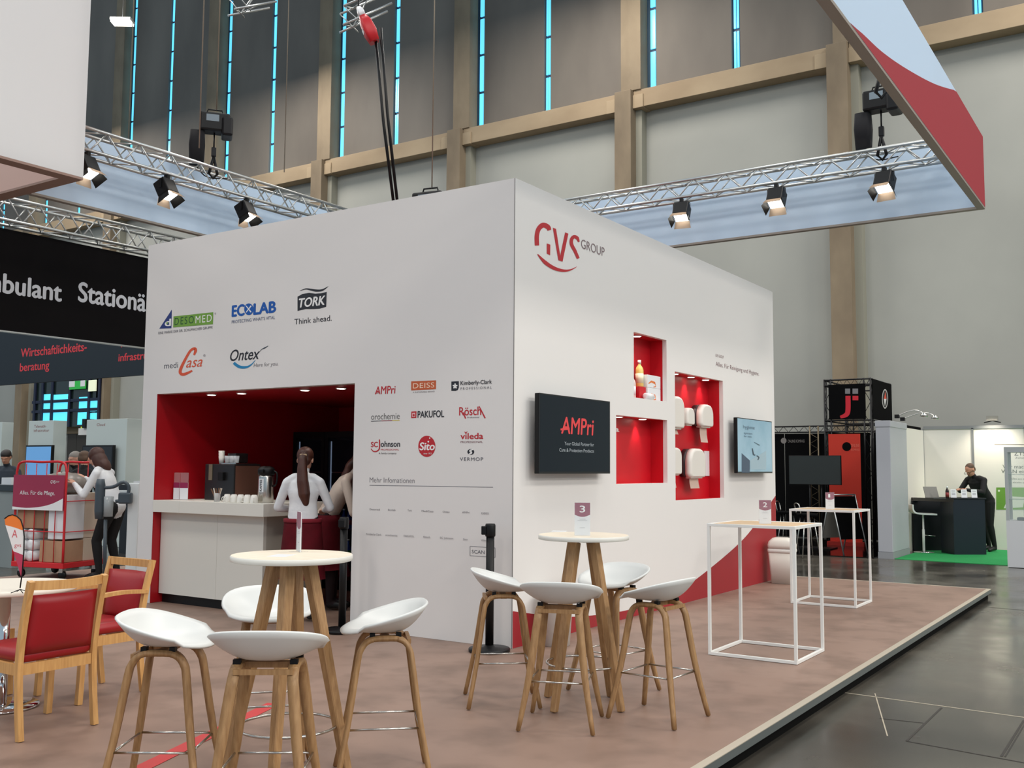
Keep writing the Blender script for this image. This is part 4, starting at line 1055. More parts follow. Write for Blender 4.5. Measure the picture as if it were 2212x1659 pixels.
# ---------------------------------------------------------------- red pulley block with two black ropes and roof lattice
pk = at_dist(15.5, 797, 64)
t = thing('pulley_block', 'red pulley block with a white hook tilted under the roof', 'pulley', pk)
M = Matrix.Rotation(-YAW*0+.0, 4, 'Z')
ax = (RT*.42 - UP*.9).normalized()
rot = ax.to_track_quat('Z', 'Y').to_matrix().to_4x4()
bm = rr_loft(bmesh.new(), [(.05, .05, .03, -.22), (.10, .08, .04, -.12), (.12, .09, .04, .05), (.085, .07, .04, .2)]); bmesh.ops.transform(bm, matrix=rot, verts=bm.verts); obj('red_housing', bm, mat('hoist_red', (196, 30, 38), .4), t)
bm = rr_loft(bmesh.new(), [(.03, .03, .015, -.36), (.05, .05, .02, -.28), (.045, .045, .02, -.221)]); bmesh.ops.transform(bm, matrix=rot, verts=bm.verts); obj('hook', bm, CARDW, t)
bm = bmesh.new(); b_box(bm, (-.05, -.095, -.03), (.05, -.09, .03), 0); bmesh.ops.transform(bm, matrix=rot, verts=bm.verts); obj('label_plate', bm, CARDW, t)
for k, (a, b) in enumerate((((812, 88), (850, 436)), ((822, 60), (858, 434)))):
    P0 = at_depth(pk, *a); P1 = at_depth(pk, *b)
    o = tube('rope', [P0-pk, (P0-pk).lerp(P1-pk, .5)+RT*-.02, P1-pk], .022, BLACK, t, 8)
tube('hoist_chain', [(0, 0, 0), (ax*-.36), (ax*-.36)+UP*3.5+RT*.15], .014, BLACK, t, 6)
def roof_truss(a, b, dist, label):
    A, B = at_dist(dist, *a), at_dist(dist*1.02, *b); truss('roof_truss', A, B, .34, label, .55, None, .022)
roof_truss((738, 42), (842, -4), 19., 'grey roof lattice above the red pulley block')
roof_truss((500, 8), (590, -8), 21., 'grey roof lattice near the window bays')
# hall flood lamp and steel wires
pl = at_dist(20., 264, 48)
t = thing('flood_lamp', 'lit white flood lamp hanging under the roof before a window', 'lamp', pl, -YAW*0+.6)
box('lamp_panel', (-.17, -.10, -.03), (.17, .10, -.0), mat('flood_face', (255, 250, 235), .4, emit=(255, 248, 228), estr=8.), t); box('housing', (-.18, -.11, .0), (.18, .11, .05), ALU, t)
tube('wire', [(0, 0, .06), (0, 0, 5)], .006, ALU, t, 5)
WIRE = mat('steel_wire', (150, 142, 128), .5, .5)
for px, py, dd, lab in ((430, 320, 13., 'thin steel wire beside the chain hoist before the window'), (614, 372, 17., 'thin steel wire hanging before the third window bay'), (277, 305, 18., 'thin steel wire hanging below the flood lamp')):
    P1 = at_dist(dd, px, py); 
    o = tube('hanging_wire', [P1, P1+Vector((0, 0, 10))], .008, WIRE, None, 6); tag(o, lab, 'wire')
# ---------------------------------------------------------------- neighbouring shell booth with green carpet
GREY = mat('grey_panel', (176, 178, 184), .5); GREY2 = mat('grey_base', (150, 152, 156), .5); MINT = mat('mint_panel', (206, 214, 208), .5)
SHW = mat('shell_wall', (228, 224, 214), .6); POST = mat('shell_post', (150, 152, 152), .4, .5)
YB2, YF2, XL2 = 15.9, 12.25, .02
bt = thing('shell_booth', 'white shell-scheme booth with grey end post beside the dark stand', 'booth', (0, 0, HF))
HB = 2.52
box('end_post', (XL2-.04, YF2, .12), (XL2+.22, YF2+1.35, HB), GREY, bt, .01); box('end_post_foot', (XL2-.045, YF2-.005, 0), (XL2+.225, YF2+1.355, .12), GREY2, bt)
box('end_post_cap', (XL2-.05, YF2-.01, HB-.10), (XL2+.23, YF2+1.36, HB+.02), GREY, bt, .01)
box('side_panel', (XL2+.04, YF2+1.36, 0), (XL2+.08, YB2, HB-.04), SHW, bt)
for k in range(5): box('back_panel', (XL2+.085+k*.99, YB2-.03, 0), (XL2+.085+k*.99+.95, YB2, HB-.02), SHW, bt)
for k in range(6): box('wall_post', (XL2+.085+k*.99-.04, YB2-.05, 0), (XL2+.085+k*.99-.001, YB2+.01, HB), POST, bt)
box('top_rail', (XL2+.08, YB2-.05, HB-.02), (XL2+5.1, YB2+.01, HB+.05), POST, bt)
cp_ = prism('carpet', [(XL2+.24, YF2+.02), (2.1, YF2-.1), (6., YF2-.45), (6., YB2-.06), (XL2+.24, YB2-.06)], HF+.0005, HF+.008, noise_mat('green_carpet', (24, 150, 78), (20, 138, 70), 40, 3, .95)); tag(cp_, 'bright green carpet laid in the shell booth', 'carpet')
def bt_print(lab, pts, rgb, y=YB2-.031): pass
L = Print(lambda px, py: (lambda p: (p.x, p.z-HF))(ony(px, py, YB2-.03)), Matrix.Translation((0, YB2-.03, 0)) @ MF, bt, 'printed poster with dark lettering and a green block')
L.stroke([(2148, 960), (2260, 961)], [1.2, 1.2], (90, 84, 80), 2); L.text('ZYSTO', (2191, 984), (2236, 984), 9.5, (60, 56, 56), 0, .0); L.text('Zellstoffwerk', (2193, 991), (2240, 991), 4, (90, 86, 84))
L.text('Wir machen', (2166, 1012), (2230, 1012), 8.5, (84, 90, 80)); L.text('WAN einfach', (2163, 1022), (2240, 1022), 8, (84, 90, 80))
L.text('alles aus einer Hand', (2185, 1036), (2240, 1036), 4, (120, 126, 110)); L.text('direkt vor Ort', (2188, 1044), (2235, 1044), 4, (120, 126, 110))
L.poly([(2152, 1101), (2260, 1101), (2260, 1053), (2152, 1053)], (110, 158, 62)); L.disc((2158, 1060), 2.4, 2.4, (220, 230, 200)); L.poly([(2168, 1098), (2210, 1096), (2214, 1074), (2180, 1072)], (216, 220, 206)); L.done()
L = Print(lambda px, py: (lambda p: (p.y, p.z-HF))(onx(px, py, XL2+.08)), Matrix.Translation((XL2+.08, 0, 0)) @ MS, bt, 'printed plant picture on the side panel')
L.poly([(1943, 1172), (1956, 1168), (1957, 1106), (1950, 1050), (1943, 1100)], (214, 178, 160)); L.stroke([(1946, 1165), (1950, 1140), (1955, 1118)], [2, 3, 1], (50, 84, 70)); L.stroke([(1955, 1160), (1950, 1130), (1946, 1112)], [2, 2, 1], (60, 60, 54)); L.disc((1949, 1086), 2.5, 5, (150, 80, 60))
for k in range(5): L.stroke([(1944, 998+k*9), (1949, 997+k*9)], [1.6, 1.6], (150, 160, 158), 2)
L.done()
# arm lamps and flood above the booth
def arm_lamp(p, q, label):
    t = thing('arm_lamp', label, 'lamp', p, 0, 'arm lamps on the shell booth')
    d = Vector(q)-Vector(p); bm = bmesh.new(); b_tube(bm, arc([(0, 0, 0), d*.5+Vector((0, 0, .09)), d*.85+Vector((0, 0, .08)), d], 5), .013, 8); obj('arm', bm, STEEL, t)
    bm = bmesh.new(); b_lathe(bm, [(.0, .05), (.05, .03), (.075, -.03)], 16, Matrix.Translation(d)); obj('lamp_head', bm, STEEL, t); box('clamp', (-.04, -.04, -.04), (.04, .04, .03), DARKM, t)
arm_lamp(ony(1938, 899, YF2+.4), ony(1996, 897, YF2+.1), 'curved chrome arm lamp at the tip of the grey end post')
arm_lamp(ony(1950, 905, YF2+1.), ony(2020, 902, YF2+.7), 'curved chrome arm lamp further along the shell booth wall')
p = ony(2144, 912, YB2); t = thing('flood_light', 'small grey flood lamp clamped above the white booth wall', 'lamp', (p.x, YB2-.02, p.z))
box('housing', (-.11, -.06, .03), (.11, .02, .13), mat('flood_grey', (150, 146, 138), .5), t); tube('bracket', [(-.16, 0, -.01), (0, 0, .03), (.16, 0, -.01)], .01, DARKM, t, 6)
l = bpy.data.lights.new('booth_flood', 'SPOT'); l.energy = 60; l.spot_size = radians(120); l.spot_blend = .8; l.color = (1, .9, .74); l.shadow_soft_size = .1
o = bpy.data.objects.new('booth_flood', l); COL.objects.link(o); o.location = (p.x, YB2-.35, HF+HB+.25); o.rotation_euler = (radians(8), 0, 0)
# desk
DKB = mat('dark_desk', (22, 24, 30), .4); DKN = mat('navy_desk', (14, 22, 36), .35); DTOP = mat('desk_top', (58, 54, 52), .4)
a = onz(2062, 1199, HF); b = onz(2131, 1199, HF); hd = 1.06
t = thing('reception_desk', 'black and navy reception desk on the green carpet', 'desk', (0, 0, HF+.0085))
def qbox(name, P, z0_, z1_, m, par): 
    bm = bmesh.new(); b_prism(bm, [(p_.x, p_.y) for p_ in P], z0_, z1_); bmesh.ops.recalc_face_normals(bm, faces=bm.faces); return obj(name, bm, m, par)
u_ = (b-a).normalized(); v_ = Vector((-u_.y, u_.x, 0))
qbox('front_unit', [a, b, b+v_*.5, a+v_*.5], 0, hd, DKN, t)
c = onz(1975, 1190, HF); e = onz(2040, 1190, HF); 
qbox('wing_unit', [c, e, e+v_*.2, c+v_*.2], 0, hd-.06, DKB, t)
qbox('desk_top', [c-v_*.03, a-v_*.03, a+v_*.5, c+v_*.24], hd-.055, hd+.005, DTOP, t)
qbox('desk_top', [a-v_*.02, b-v_*.02+u_*.02, b+v_*.55+u_*.02, a+v_*.55], hd+.006, hd+.03, DKB, t)
DZ = HF+.0085+hd+.032; DESK_A, DESK_U, DESK_V = a.copy(), u_.copy(), v_.copy()
# things on the desk
pm = ony(2022, 1062, c.y-.1+.25)
def desk_pt(px, back=.25):
    return line_at_px(DESK_A + DESK_V*back, DESK_U, px)
q = desk_pt(2026, .12); t = thing('laptop', 'open grey laptop on the black reception desk', 'laptop', (q.x, q.y, DZ-.022), .9)
box('base', (-.16, -.11, 0), (.16, .11, .016), mat('laptop_grey', (70, 70, 70), .4), t); bm = bmesh.new(); b_box(bm, (-.16, .0, 0), (.16, .008, .22), 0, Matrix.Translation((0, .105, .017)) @ Matrix.Rotation(radians(-18), 4, 'X')); obj('screen_lid', bm, mat('laptop_lid', (120, 118, 112), .4), t)
q = desk_pt(2050, .05); bottle((q.x, q.y, DZ-.022), .033, .24, (mat('cola', (40, 18, 16), .15), CARDW, mat('label_red', (140, 40, 40), .4)), 'dark soda bottle standing on the reception desk', 'soda_bottle')
for k, px in enumerate((2064, 2087, 2109)):
    q = desk_pt(px, .08); o = thing('desk_card', 'small white leaflet stand on the desk, %s' % ('nearest the soda bottle', 'in the middle of three', 'farthest from the soda bottle')[k], 'leaflet stand', (q.x, q.y, DZ), .55, 'leaflet stands on the reception desk')
    bm = bmesh.new(); b_box(bm, (-.055, -.002, 0), (.055, .002, .16), 0, Matrix.Rotation(radians(-8), 4, 'X')); obj('leaflet', bm, CARDW, o); box('foot', (-.05, -.0, 0), (.05, .04, .004), ACR, o)
    bm = bmesh.new(); [b_box(bm, (-.035, -.0026, z_), (.035, -.0021, z_+.012), 0, Matrix.Rotation(radians(-8), 4, 'X')) for z_ in (.05, .08, .12)]; obj('print', bm, GREYT, o)
# white bar stool of the booth
q = onz(1996, 1194, HF); t = thing('pedestal_stool', 'white pedestal bar stool with a chrome foot on the green carpet', 'stool', (q.x, q.y, HF+.0085), .5)
lathe('base', [(.19, 0), (.19, .01), (.03, .03)], CHROME, t, 32); lathe('column', [(.025, .03), (.025, .45), (.018, .455), (.018, .74)], mat('white_metal', (226, 226, 224), .35), t, 16)
bm = bmesh.new(); sp = arc([(-.24, 0, .94), (-.23, 0, .83), (-.17, 0, .775), (0, 0, .755), (.22, 0, .75)], 4); b_tube(bm, sp, 0, flat=(.34, .03)); obj('seat', bm, mat('white_seat', (232, 232, 230), .35), t)
tube('foot_rest', [(0, 0, .34), (.2, -.08, .32), (.2, .08, .32), (0, 0, .34)], .008, CHROME, t, 6)
# glass showcase
q = onz(2177, 1226, HF); t = thing('glass_showcase', 'grey-framed glass showcase with a white base at the carpet edge', 'showcase', (q.x, q.y, HF+.0085), .0)
W_, Dp, H_ = .9, .45, 2.02; sf = mat('showcase_frame', (172, 178, 178), .4, .2)
box('base_cabinet', (0, 0, 0), (W_, Dp, .78), mat('showcase_white', (200, 202, 204), .5), t)
for x_ in (0, W_-.05):
    for y_ in (0, Dp-.05): box('frame_post', (x_, y_, .78), (x_+.05, y_+.05, H_-.09), sf, t)
box('top_frame', (0, 0, H_-.09), (W_, Dp, H_), sf, t); gl = mat('showcase_glass', (210, 225, 222), .04, alpha=.16, spec=.6)
for z in (1.13, 1.55): box('glass_shelf', (.02, .02, z), (W_-.02, Dp-.02, z+.01), mat('shelf_glass', (150, 175, 170), .1, alpha=.5), t)
box('glass_pane', (.05, .01, .79), (W_-.05, .016, H_-.09), gl, t); box('glass_pane', (.01, .05, .79), (.016, Dp-.05, H_-.09), gl, t)
o = box('display_case_item', (-.13, -.08, 0), (.13, .08, .05), mat('slate', (58, 72, 82), .5), None, .01); o.location = (q.x+.28, q.y+.2, HF+.79); tag(o, 'dark slate tray on the floor of the showcase', 'tray')
o = box('display_case_item', (-.07, -.05, 0), (.07, .05, .16), mat('blue_grey', (120, 142, 156), .4), None, .02); o.location = (q.x+.32, q.y+.22, HF+.8415); tag(o, 'pale blue grey device standing on the slate tray', 'device')

# ---------------------------------------------------------------- dark stand with truss tower
DK = mat('black_fabric', (9, 9, 10), .95, spec=.1); BT = mat('black_truss', (30, 29, 30), .4, .4); ORR = mat('orange_red_banner', (196, 44, 22), .55)
box_ = box('stand_floor', (-5.2, 12.1, HF+.0005), (-.06, 16.9, HF+.02), mat('black_floor', (9, 8, 8), .12)); tag(box_, 'glossy black floor sheet of the dark stand', 'floor sheet')
YT = 14.9; xa, xb = ony(1781, 870, YT).x, ony(1881, 870, YT).x
zt, zm, zl = ony(1781, 820, YT).z, ony(1781, 912, YT).z, ony(1781, 925, YT).z
dt = thing('truss_tower', 'black truss tower with a square sign on top showing a red emblem', 'tower', (xa, YT, HF+.021))
Wt = xb-xa; Dt = onx(1924, 870, xb).y-YT; base = HF+.021; FR = .05
def tz(z): return z-base
for x_ in (0, Wt):
    for y_ in (0, Dt):
        sx = 1 if x_ == 0 else -1; sy = 1 if y_ == 0 else -1
        for dx, dy in ((0, 0), (.14*sx, 0), (0, .14*sy)): tube('tower_chord', [(x_+dx, y_+dy, 0), (x_+dx, y_+dy, tz(zt))], .018, BT, dt, 6)
        n_ = 14
        bm = bmesh.new(); zs_ = [tz(zt)*k/n_ for k in range(n_+1)]
        b_tube(bm, [(x_+(.14*sx if k % 2 else 0), y_, z) for k, z in enumerate(zs_)], .008, 5); b_tube(bm, [(x_, y_+(.14*sy if k % 2 else 0), z) for k, z in enumerate(zs_)], .008, 5); obj('lacing', bm, BT, dt)
for z in (tz(zt)-.02, tz(zt)-.14, tz(zm)+.03, tz(zl)-.08):
    for A, B in (((0, 0), (Wt, 0)), ((Wt, 0), (Wt, Dt)), ((0, Dt), (Wt, Dt)), ((0, 0), (0, Dt))): tube('ring_tube', [(A[0], A[1], z), (B[0], B[1], z)], .018, BT, dt, 6)
for zz0, zz1 in ((tz(zt)-.14, tz(zt)-.02), (tz(zl)-.08, tz(zm)+.03)):
    bm = bmesh.new(); b_tube(bm, [(Wt*k/12, 0, zz0 if k % 2 else zz1) for k in range(13)], .008, 5); obj('lacing', bm, BT, dt)
sg = box('sign_panel', (.10, -.03, tz(zm)+.05), (Wt-.10, -.022, tz(zt)-.12), DK, dt); sg2 = box('sign_panel', (Wt+.022, .06, tz(zm)+.05), (Wt+.03, Dt-.02, tz(zt)-.02), DK, dt)
L = Print(lambda px, py: (lambda p: (p.x-xa, p.z-base))(ony(px, py, YT-.03)), Matrix.Translation((0, -.03, 0)) @ MF, dt, 'red and grey block emblem on the sign panel')
def Z6(x, y): return (1640+x/3.858, 800+y/3.858)
for q4 in (((716, 195), (758, 195), (758, 152), (716, 152)), ((778, 195), (824, 195), (824, 152), (778, 152))): L.poly([Z6(*v) for v in q4], (120, 118, 120))
L.poly([Z6(*v) for v in ((778, 250), (826, 250), (826, 212), (778, 212))], (200, 24, 44)); L.stroke([Z6(740, 212), Z6(740, 330), Z6(725, 370), Z6(676, 390)], [11, 11, 10, 5.5], (200, 24, 44)); L.done()
L = Print(lambda px, py: (lambda p: (p.y-YT, p.z-base))(onx(px, py, xa+Wt+.03)), Matrix.Translation((Wt+.03, 0, 0)) @ MS, dt, 'compass emblem in white and red on the side sign')
cc = Z6(1048, 238)
L.disc(cc, 6.5, 21, (200, 198, 196)); L.disc(cc, 5.2, 18.5, (20, 20, 22)); L.poly([(cc[0]-2.6, cc[1]), (cc[0]+3, cc[1]), (cc[0]+.8, cc[1]-16)], (220, 70, 40)); L.poly([(cc[0]-2.6, cc[1]), (cc[0]-.4, cc[1]+16), (cc[0]+3, cc[1])], (230, 228, 226)); L.done()
r0, r1 = ony(1794, 1178, YT-.2), ony(1858, 937, YT-.2)
t = thing('banner_stand', 'orange-red roll banner standing under the truss tower', 'banner', ((r0.x+r1.x)/2, YT-.2, HF+.021)); hw = (r1.x-r0.x)/2
box('banner_cloth', (-hw, -.004, .09), (hw, .004, r1.z-base), ORR, t); box('foot_case', (-hw-.05, -.09, 0), (hw+.05, .09, .085), mat('red_case', (170, 36, 28), .4), t)
bm = bmesh.new(); Mx = Matrix.Translation((hw*.15, -.0045, r1.z-base-.27)); b_lathe(bm, [(.0, .0), (.095, .0), (.095, .002)], 24, Mx @ Matrix.Rotation(pi/2, 4, 'X')); obj('round_emblem', bm, DK, t)
bm = bmesh.new(); b_text(bm, 'ONLINE', Matrix.Translation((0, -.006, 0)) @ MF, hw*.42, hw*.95, r1.z-base-.28, .07); b_text(bm, 'KOMPASS', Matrix.Translation((0, -.006, 0)) @ MF, hw*.42, hw*.95, r1.z-base-.36, .05); obj('lettering', bm, mat('pale_red_print', (220, 110, 90), .5), t)
# black back wall of the stand with truss beam and posts
yb3 = 16.6; w0, w1 = -6.2, -.12
t = thing('dark_stand_wall', 'black fabric back wall of the dark stand with a truss beam on top', 'wall panel', (0, yb3, HF+.021))
zz = ony(1700, 937, yb3).z-base
k0 = w0
while k0 < w1-.1:
    box('fabric_panel', (k0+.01, 0, .02), (min(k0+.99, w1), .03, zz), DK, t); k0 += 1.
box('end_panel', (w1-.02, -3.2, .02), (w1+.02, 0, zz+.1), DK, t)
for dz in (.03, .17):
    tube('beam_chord', [(w0, -.02, zz+dz), (w1-.6, -.02, zz+dz)], .018, BT, t, 6)
bm = bmesh.new(); n_ = 44; b_tube(bm, [(w0+(w1-.6-w0)*k/n_, -.02, zz+(.03 if k % 2 else .17)) for k in range(n_+1)], .009, 5); obj('lacing', bm, BT, t)
pxm = ony(1752, 1000, yb3).x
for dx in (0, .2): tube('post_chord', [(pxm+dx, -.06, 0), (pxm+dx, -.06, zz+.17)], .02, mat('bronze_truss', (112, 100, 80), .4, .6), t, 6)
bm = bmesh.new(); b_tube(bm, [(pxm+(.2 if k % 2 else 0), -.06, zz*k/20) for k in range(21)], .009, 5); obj('lacing', bm, MATS['bronze_truss'], t)
bm = bmesh.new(); b_text(bm, 'ONLINE KOMPASS', Matrix.Translation((0, -.003, 0)) @ MF, ony(1702, 953, yb3).x, ony(1738, 953, yb3).x, ony(1700, 956, yb3).z-base, .07); b_lathe(bm, [(0, 0), (.07, 0), (.07, .003)], 20, Matrix.Translation((ony(1693, 953, yb3).x, -.004, ony(1693, 952, yb3).z-base)) @ Matrix.Rotation(pi/2, 4, 'X')); obj('lettering', bm, mat('grey_lettering', (128, 122, 118), .5), t)
# screen on a floor stand
sa, sb = ony(1704, 984, 13.6), ony(1818, 1048, 13.6)
t = thing('floor_screen', 'large dark screen on a slim stand in the dark stand', 'screen', ((sa.x+sb.x)/2, 13.6, HF+.021)); hw = (sb.x-sa.x)/2; h0, h1 = sb.z-base, sa.z-base
box('panel', (-hw, -.02, h0), (hw, .03, h1), BLACK, t, .005); box('display', (-hw+.012, -.0215, h0+.012), (hw-.012, -.0205, h1-.012), mat('off_screen', (32, 44, 48), .08, spec=.8), t)
for s in (-1, 1): tube('stand_leg', [(s*.12, .05, 0), (s*.12, .05, h0+.3)], .02, DARKM, t, 8)
box('stand_foot', (-.35, -.22, 0), (.35, .3, .02), DARKM, t)
# A-frame board
q0, q1, q2 = onz(1784, 1198, HF), onz(1854, 1203, HF), onz(1815, 1196, HF)
q = onz(1822, 1197, HF); t = thing('folding_signboard', 'folding A-frame signboard with a metal frame before the red banner', 'signboard', (q.x, q.y, HF+.021), 1.05)
ha = 1.12; wa = .31
for s in (-1, 1):
    for x_ in (-wa, wa): tube('frame_leg', [(x_, s*.32, 0), (x_, s*.02, ha)], .014, ALU, t, 6)
    tube('frame_top', [(-wa, s*.02, ha), (wa, s*.02, ha)], .014, ALU, t, 6)
    bm = bmesh.new(); f = bm.faces.new([bm.verts.new(v) for v in ((-wa, s*.245, .28), (wa, s*.245, .28), (wa, s*.03, ha-.03), (-wa, s*.03, ha-.03))]); bmesh.ops.solidify(bm, geom=[f], thickness=.008); obj('board', bm, mat('board_grey', (150, 148, 142), .6) if s == 1 else DK, t)
# two dark stools behind the frame table
for k, (px, py) in enumerate(((1702, 1150), (1745, 1160))):
    q = onz(px, py+45, HF); t = thing('steel_stool', 'dark stool with thin steel legs %s' % ('beside the truss post', 'near the signboard')[k], 'stool', (q.x, q.y, HF+.021), k*.7, 'dark stools in the dark stand')
    for i in range(4):
        a_ = pi/4+i*pi/2; tube('leg', [(cos(a_)*.24, sin(a_)*.24, 0), (cos(a_)*.12, sin(a_)*.12, .74)], .011, STEEL, t, 6)
    lathe('seat', [(.0, .74), (.18, .74), (.19, .77), (.18, .79), (0, .79)], DK, t, 20); bm = bmesh.new(); b_tube(bm, arc([(-.16, -.1, .79), (-.2, -.1, .96), (-.2, .1, .96), (-.16, .1, .79)], 4), .012, 6); obj('back_hoop', bm, STEEL, t)
# ---------------------------------------------------------------- neighbour's black hanging banners
BBK = mat('black_banner', (17, 15, 16), .8, spec=.1); BBN = mat('slate_banner', (28, 38, 46), .6, spec=.3)
xk, yk, zk0, zk1 = -9.93, 6.95, 3.5, 5.04
t = thing('black_banner_ring', 'black hanging banner ring with white and red lettering over the next stand', 'banner', (0, 0, 0))
bA = box('banner_panel', (xk-.08, -6, zk0), (xk, yk, zk1), BBK, t); bB = box('banner_panel', (-26, yk-.08, zk0-.0), (xk-.08, yk, zk1), BBN, t)
box('frame_rail', (xk-.085, -6, zk0-.02), (xk+.004, yk, zk0), ALU, t)
L = Print(lambda px, py: (lambda p: (p.y, p.z))(onx(px, py, xk)), Matrix.Translation((xk, 0, 0)) @ MS, bA, 'white bold lettering on the black banner')
LG = (206, 208, 212)
L.text('Ambulant', (-78, 622), (132, 648), 45, LG, 0, .028); L.done(); L = Print(L.P, L.M, bA, 'white bold lettering on the black banner'); L.text('Stationär', (169, 653), (331, 673), 44, LG, 0, .028); L.done()
L = Print(lambda px, py: (lambda p: (p.x, p.z))(ony(px, py, yk-.08)), Matrix.Translation((0, yk-.08, 0)) @ MF, bB, 'red condensed lettering on the slate banner')
RR = (214, 48, 56)
L.text('Wirtschaftlichkeits-', (45, 772), (187, 757), 19, RR, 0, .02); L.text('beratung', (43, 802), (106, 797), 18, RR, 0, .02); L.done(); L = Print(L.P, L.M, bB, 'red condensed lettering on the slate banner'); L.text('infrastruktur', (256, 781), (352, 772), 17, RR, 0, .02); L.text('Telematik-', (258, 750), (330, 744), 17, RR, 0, .02); L.done()
truss('banner_truss', (xk-.02, -3., 5.31), (xk-.02, yk-.2, 5.31), .34, 'grey lattice truss carrying the black hanging banner', .5)

# ---------------------------------------------------------------- hall wall window, door and exit sign
wn = struct(thing('wz', 'x', 'x', (0, D, 0))); del wn['label']; del wn['category']; wn.name = 'window_20'
def wq(px, py, dy=.64): p = ony(px, py, D-dy); return p.x, p.z
CY = mat('cyan_pane', (70, 190, 235), .3, emit=(92, 214, 250), estr=.95); DG = mat('dark_pane', (30, 42, 40), .15); MU = mat('mullion', (18, 26, 52), .5)
x0_, z1_ = wq(74, 812); x1_, z0_ = wq(215, 920)
box('frame_back', (x0_, -.62, z0_), (x1_, -.05, z1_), DG, wn)
for (a, b, c, d_) in ((93, 109, 852, 864), (93, 109, 868, 883), (93, 109, 887, 912), (115, 148, 853, 862), (115, 148, 867, 885), (115, 148, 889, 912), (171, 189, 858, 861), (171, 188, 865, 887), (168, 188, 891, 917), (195, 213, 863, 888), (195, 213, 892, 917)):
    X0, Z1_ = wq(a, c); X1, Z0_ = wq(b, d_); box('pane', (X0, -.64, Z0_), (X1, -.621, Z1_), CY, wn)
for px in (91, 112, 150, 192, 214, 75):
    X0, _ = wq(px-2, 900); X1, _ = wq(px+2, 900); box('mullion', (X0, -.70, z0_), (X1, -.64, z1_), MU, wn)
for py in (866, 887): 
    _, Z = wq(140, py); box('transom', (x0_, -.69, Z-.06), (x1_, -.65, Z+.06), MU, wn)
X0, Z0_ = wq(155, 842); X1, Z1_ = wq(190, 822)
sgn = box('lit_sign', (X0, D-.76, Z0_), (X1, D-.715, Z1_), mat('green_sign', (30, 140, 50), .4, emit=(40, 160, 60), estr=.5)); tag(sgn, 'green and white lit sign in front of the hall window', 'sign')
X2, Z2_ = wq(166, 840); X3, Z3_ = wq(174, 822); box('sign_field', (X0, D-.775, Z0_+.1), (X0+.35*(X1-X0), D-.7605, Z1_), WHT, sgn); box('sign_field', (X0+.72*(X1-X0), D-.775, Z0_+.1), (X1, D-.7605, Z1_), WHT, sgn)
X0, Z0_ = wq(196, 846); X1, Z1_ = wq(213, 821); tag(box('lit_sign', (X0, D-.76, Z0_), (X1, D-.715, Z1_), mat('pale_sign', (220, 225, 190), .4, emit=(225, 230, 200), estr=.5)), 'pale yellow lit sign beside the green sign at the hall window', 'sign')
dn = struct(thing('dz', 'x', 'x', (0, D, 0))); del dn['label']; del dn['category']; dn.name = 'door_1'
X0, Z1_ = wq(146, 937, .1); X1, _ = wq(186, 937, .1)
box('door_leaf', (X0, -.1, HF), ((X0+X1)/2-.01, -.02, Z1_), mat('brown_door', (64, 58, 50), .6), dn); box('door_leaf', ((X0+X1)/2+.01, -.1, HF), (X1, -.02, Z1_), MATS['brown_door'], dn)
_, Z2_ = wq(146, 918, .1); box('lintel', (X0-.4, -.16, Z1_), (X1+.5, -.02, Z2_), CONC2, dn)
p = ony(181, 928, D-.3); e_ = thing('exit_sign', 'small yellow-green lit exit sign above the hall door', 'sign', p); box('lit_face', (-.16, -.04, -.1), (.16, .0, .1), mat('exit_face', (200, 220, 70), .4, emit=(205, 225, 70), estr=1.), e_); box('case', (-.19, .0, -.13), (.19, .06, .13), mat('exit_case', (90, 110, 40), .5), e_); box('bracket', (-.03, .06, -.03), (.03, .2, .03), DARKM, e_)

# ---------------------------------------------------------------- display panels and screens of the next stand
MPN = mat('display_panel_mint', (206, 216, 212), .55)
def dpanel(corner_px, top, left_px, right_px, label, txt=(), scr=None):
    c = onz(corner_px, top, 2.42); xl = ony(left_px, top, c.y).x; ye = onx(right_px, top, c.x).y if right_px > corner_px else c.y+.35
    t = thing('display_wall', label, 'display wall', (xl, c.y, HF+.001), 0, 'tall mint panels of the next stand'); o_ = box('panel_body', (0, 0, 0), (c.x-xl, ye-c.y, 2.42-HF), MPN, t, .005)
    if txt:
        L = Print(lambda px, py: (lambda p: (p.x-xl, p.z-HF-.001))(ony(px, py, c.y)), MF, t, 'small dark red lettering')
        for tx, a, b, cap in txt: L.text(tx, a, b, cap, (150, 84, 80))
        L.done()
    return t, c
t_, c1_ = dpanel(5, 912, -40, 30, 'tall mint display panel partly outside the frame beside the seated man')
t_, c2_ = dpanel(116, 908, 63, 145, 'tall mint display panel behind the blue screen', (('Telematik-', (74, 924), (100, 923), 6), ('infrastruktur', (73, 933), (106, 932), 6)))
t_, c3_ = dpanel(275, 904, 188, 275, 'tall mint display panel behind the black screen', (('Cloud', (209, 920), (227, 920), 6),))
def stand_screen(px0, px1, py0, py1, y, m, label):
    A, B = ony(px0, py0, y), ony(px1, py1, y)
    t = thing('stand_screen', label, 'screen', ((A.x+B.x)/2, y, B.z), 0, 'screens of the next stand'); hw = (B.x-A.x)/2; H = A.z-B.z
    box('housing', (-hw, .0, 0), (hw, .06, H), BLACK, t, .005); box('display', (-hw+.03, -.003, .03), (hw-.03, -.0005, H-.03), m, t); box('mount', (-.1, .06, H*.3), (.1, .11, H*.7), DARKM, t)
    return t
stand_screen(56, 108, 962, 1060, c2_.y-.115, mat('blue_display', (90, 140, 190), .3, emit=(92, 146, 196), estr=.55), 'screen showing plain blue with a dark line on the mint panel')
stand_screen(178, 241, 962, 1052, c3_.y-.115, mat('black_display', (22, 20, 20), .2), 'switched-off black screen on the mint panel')
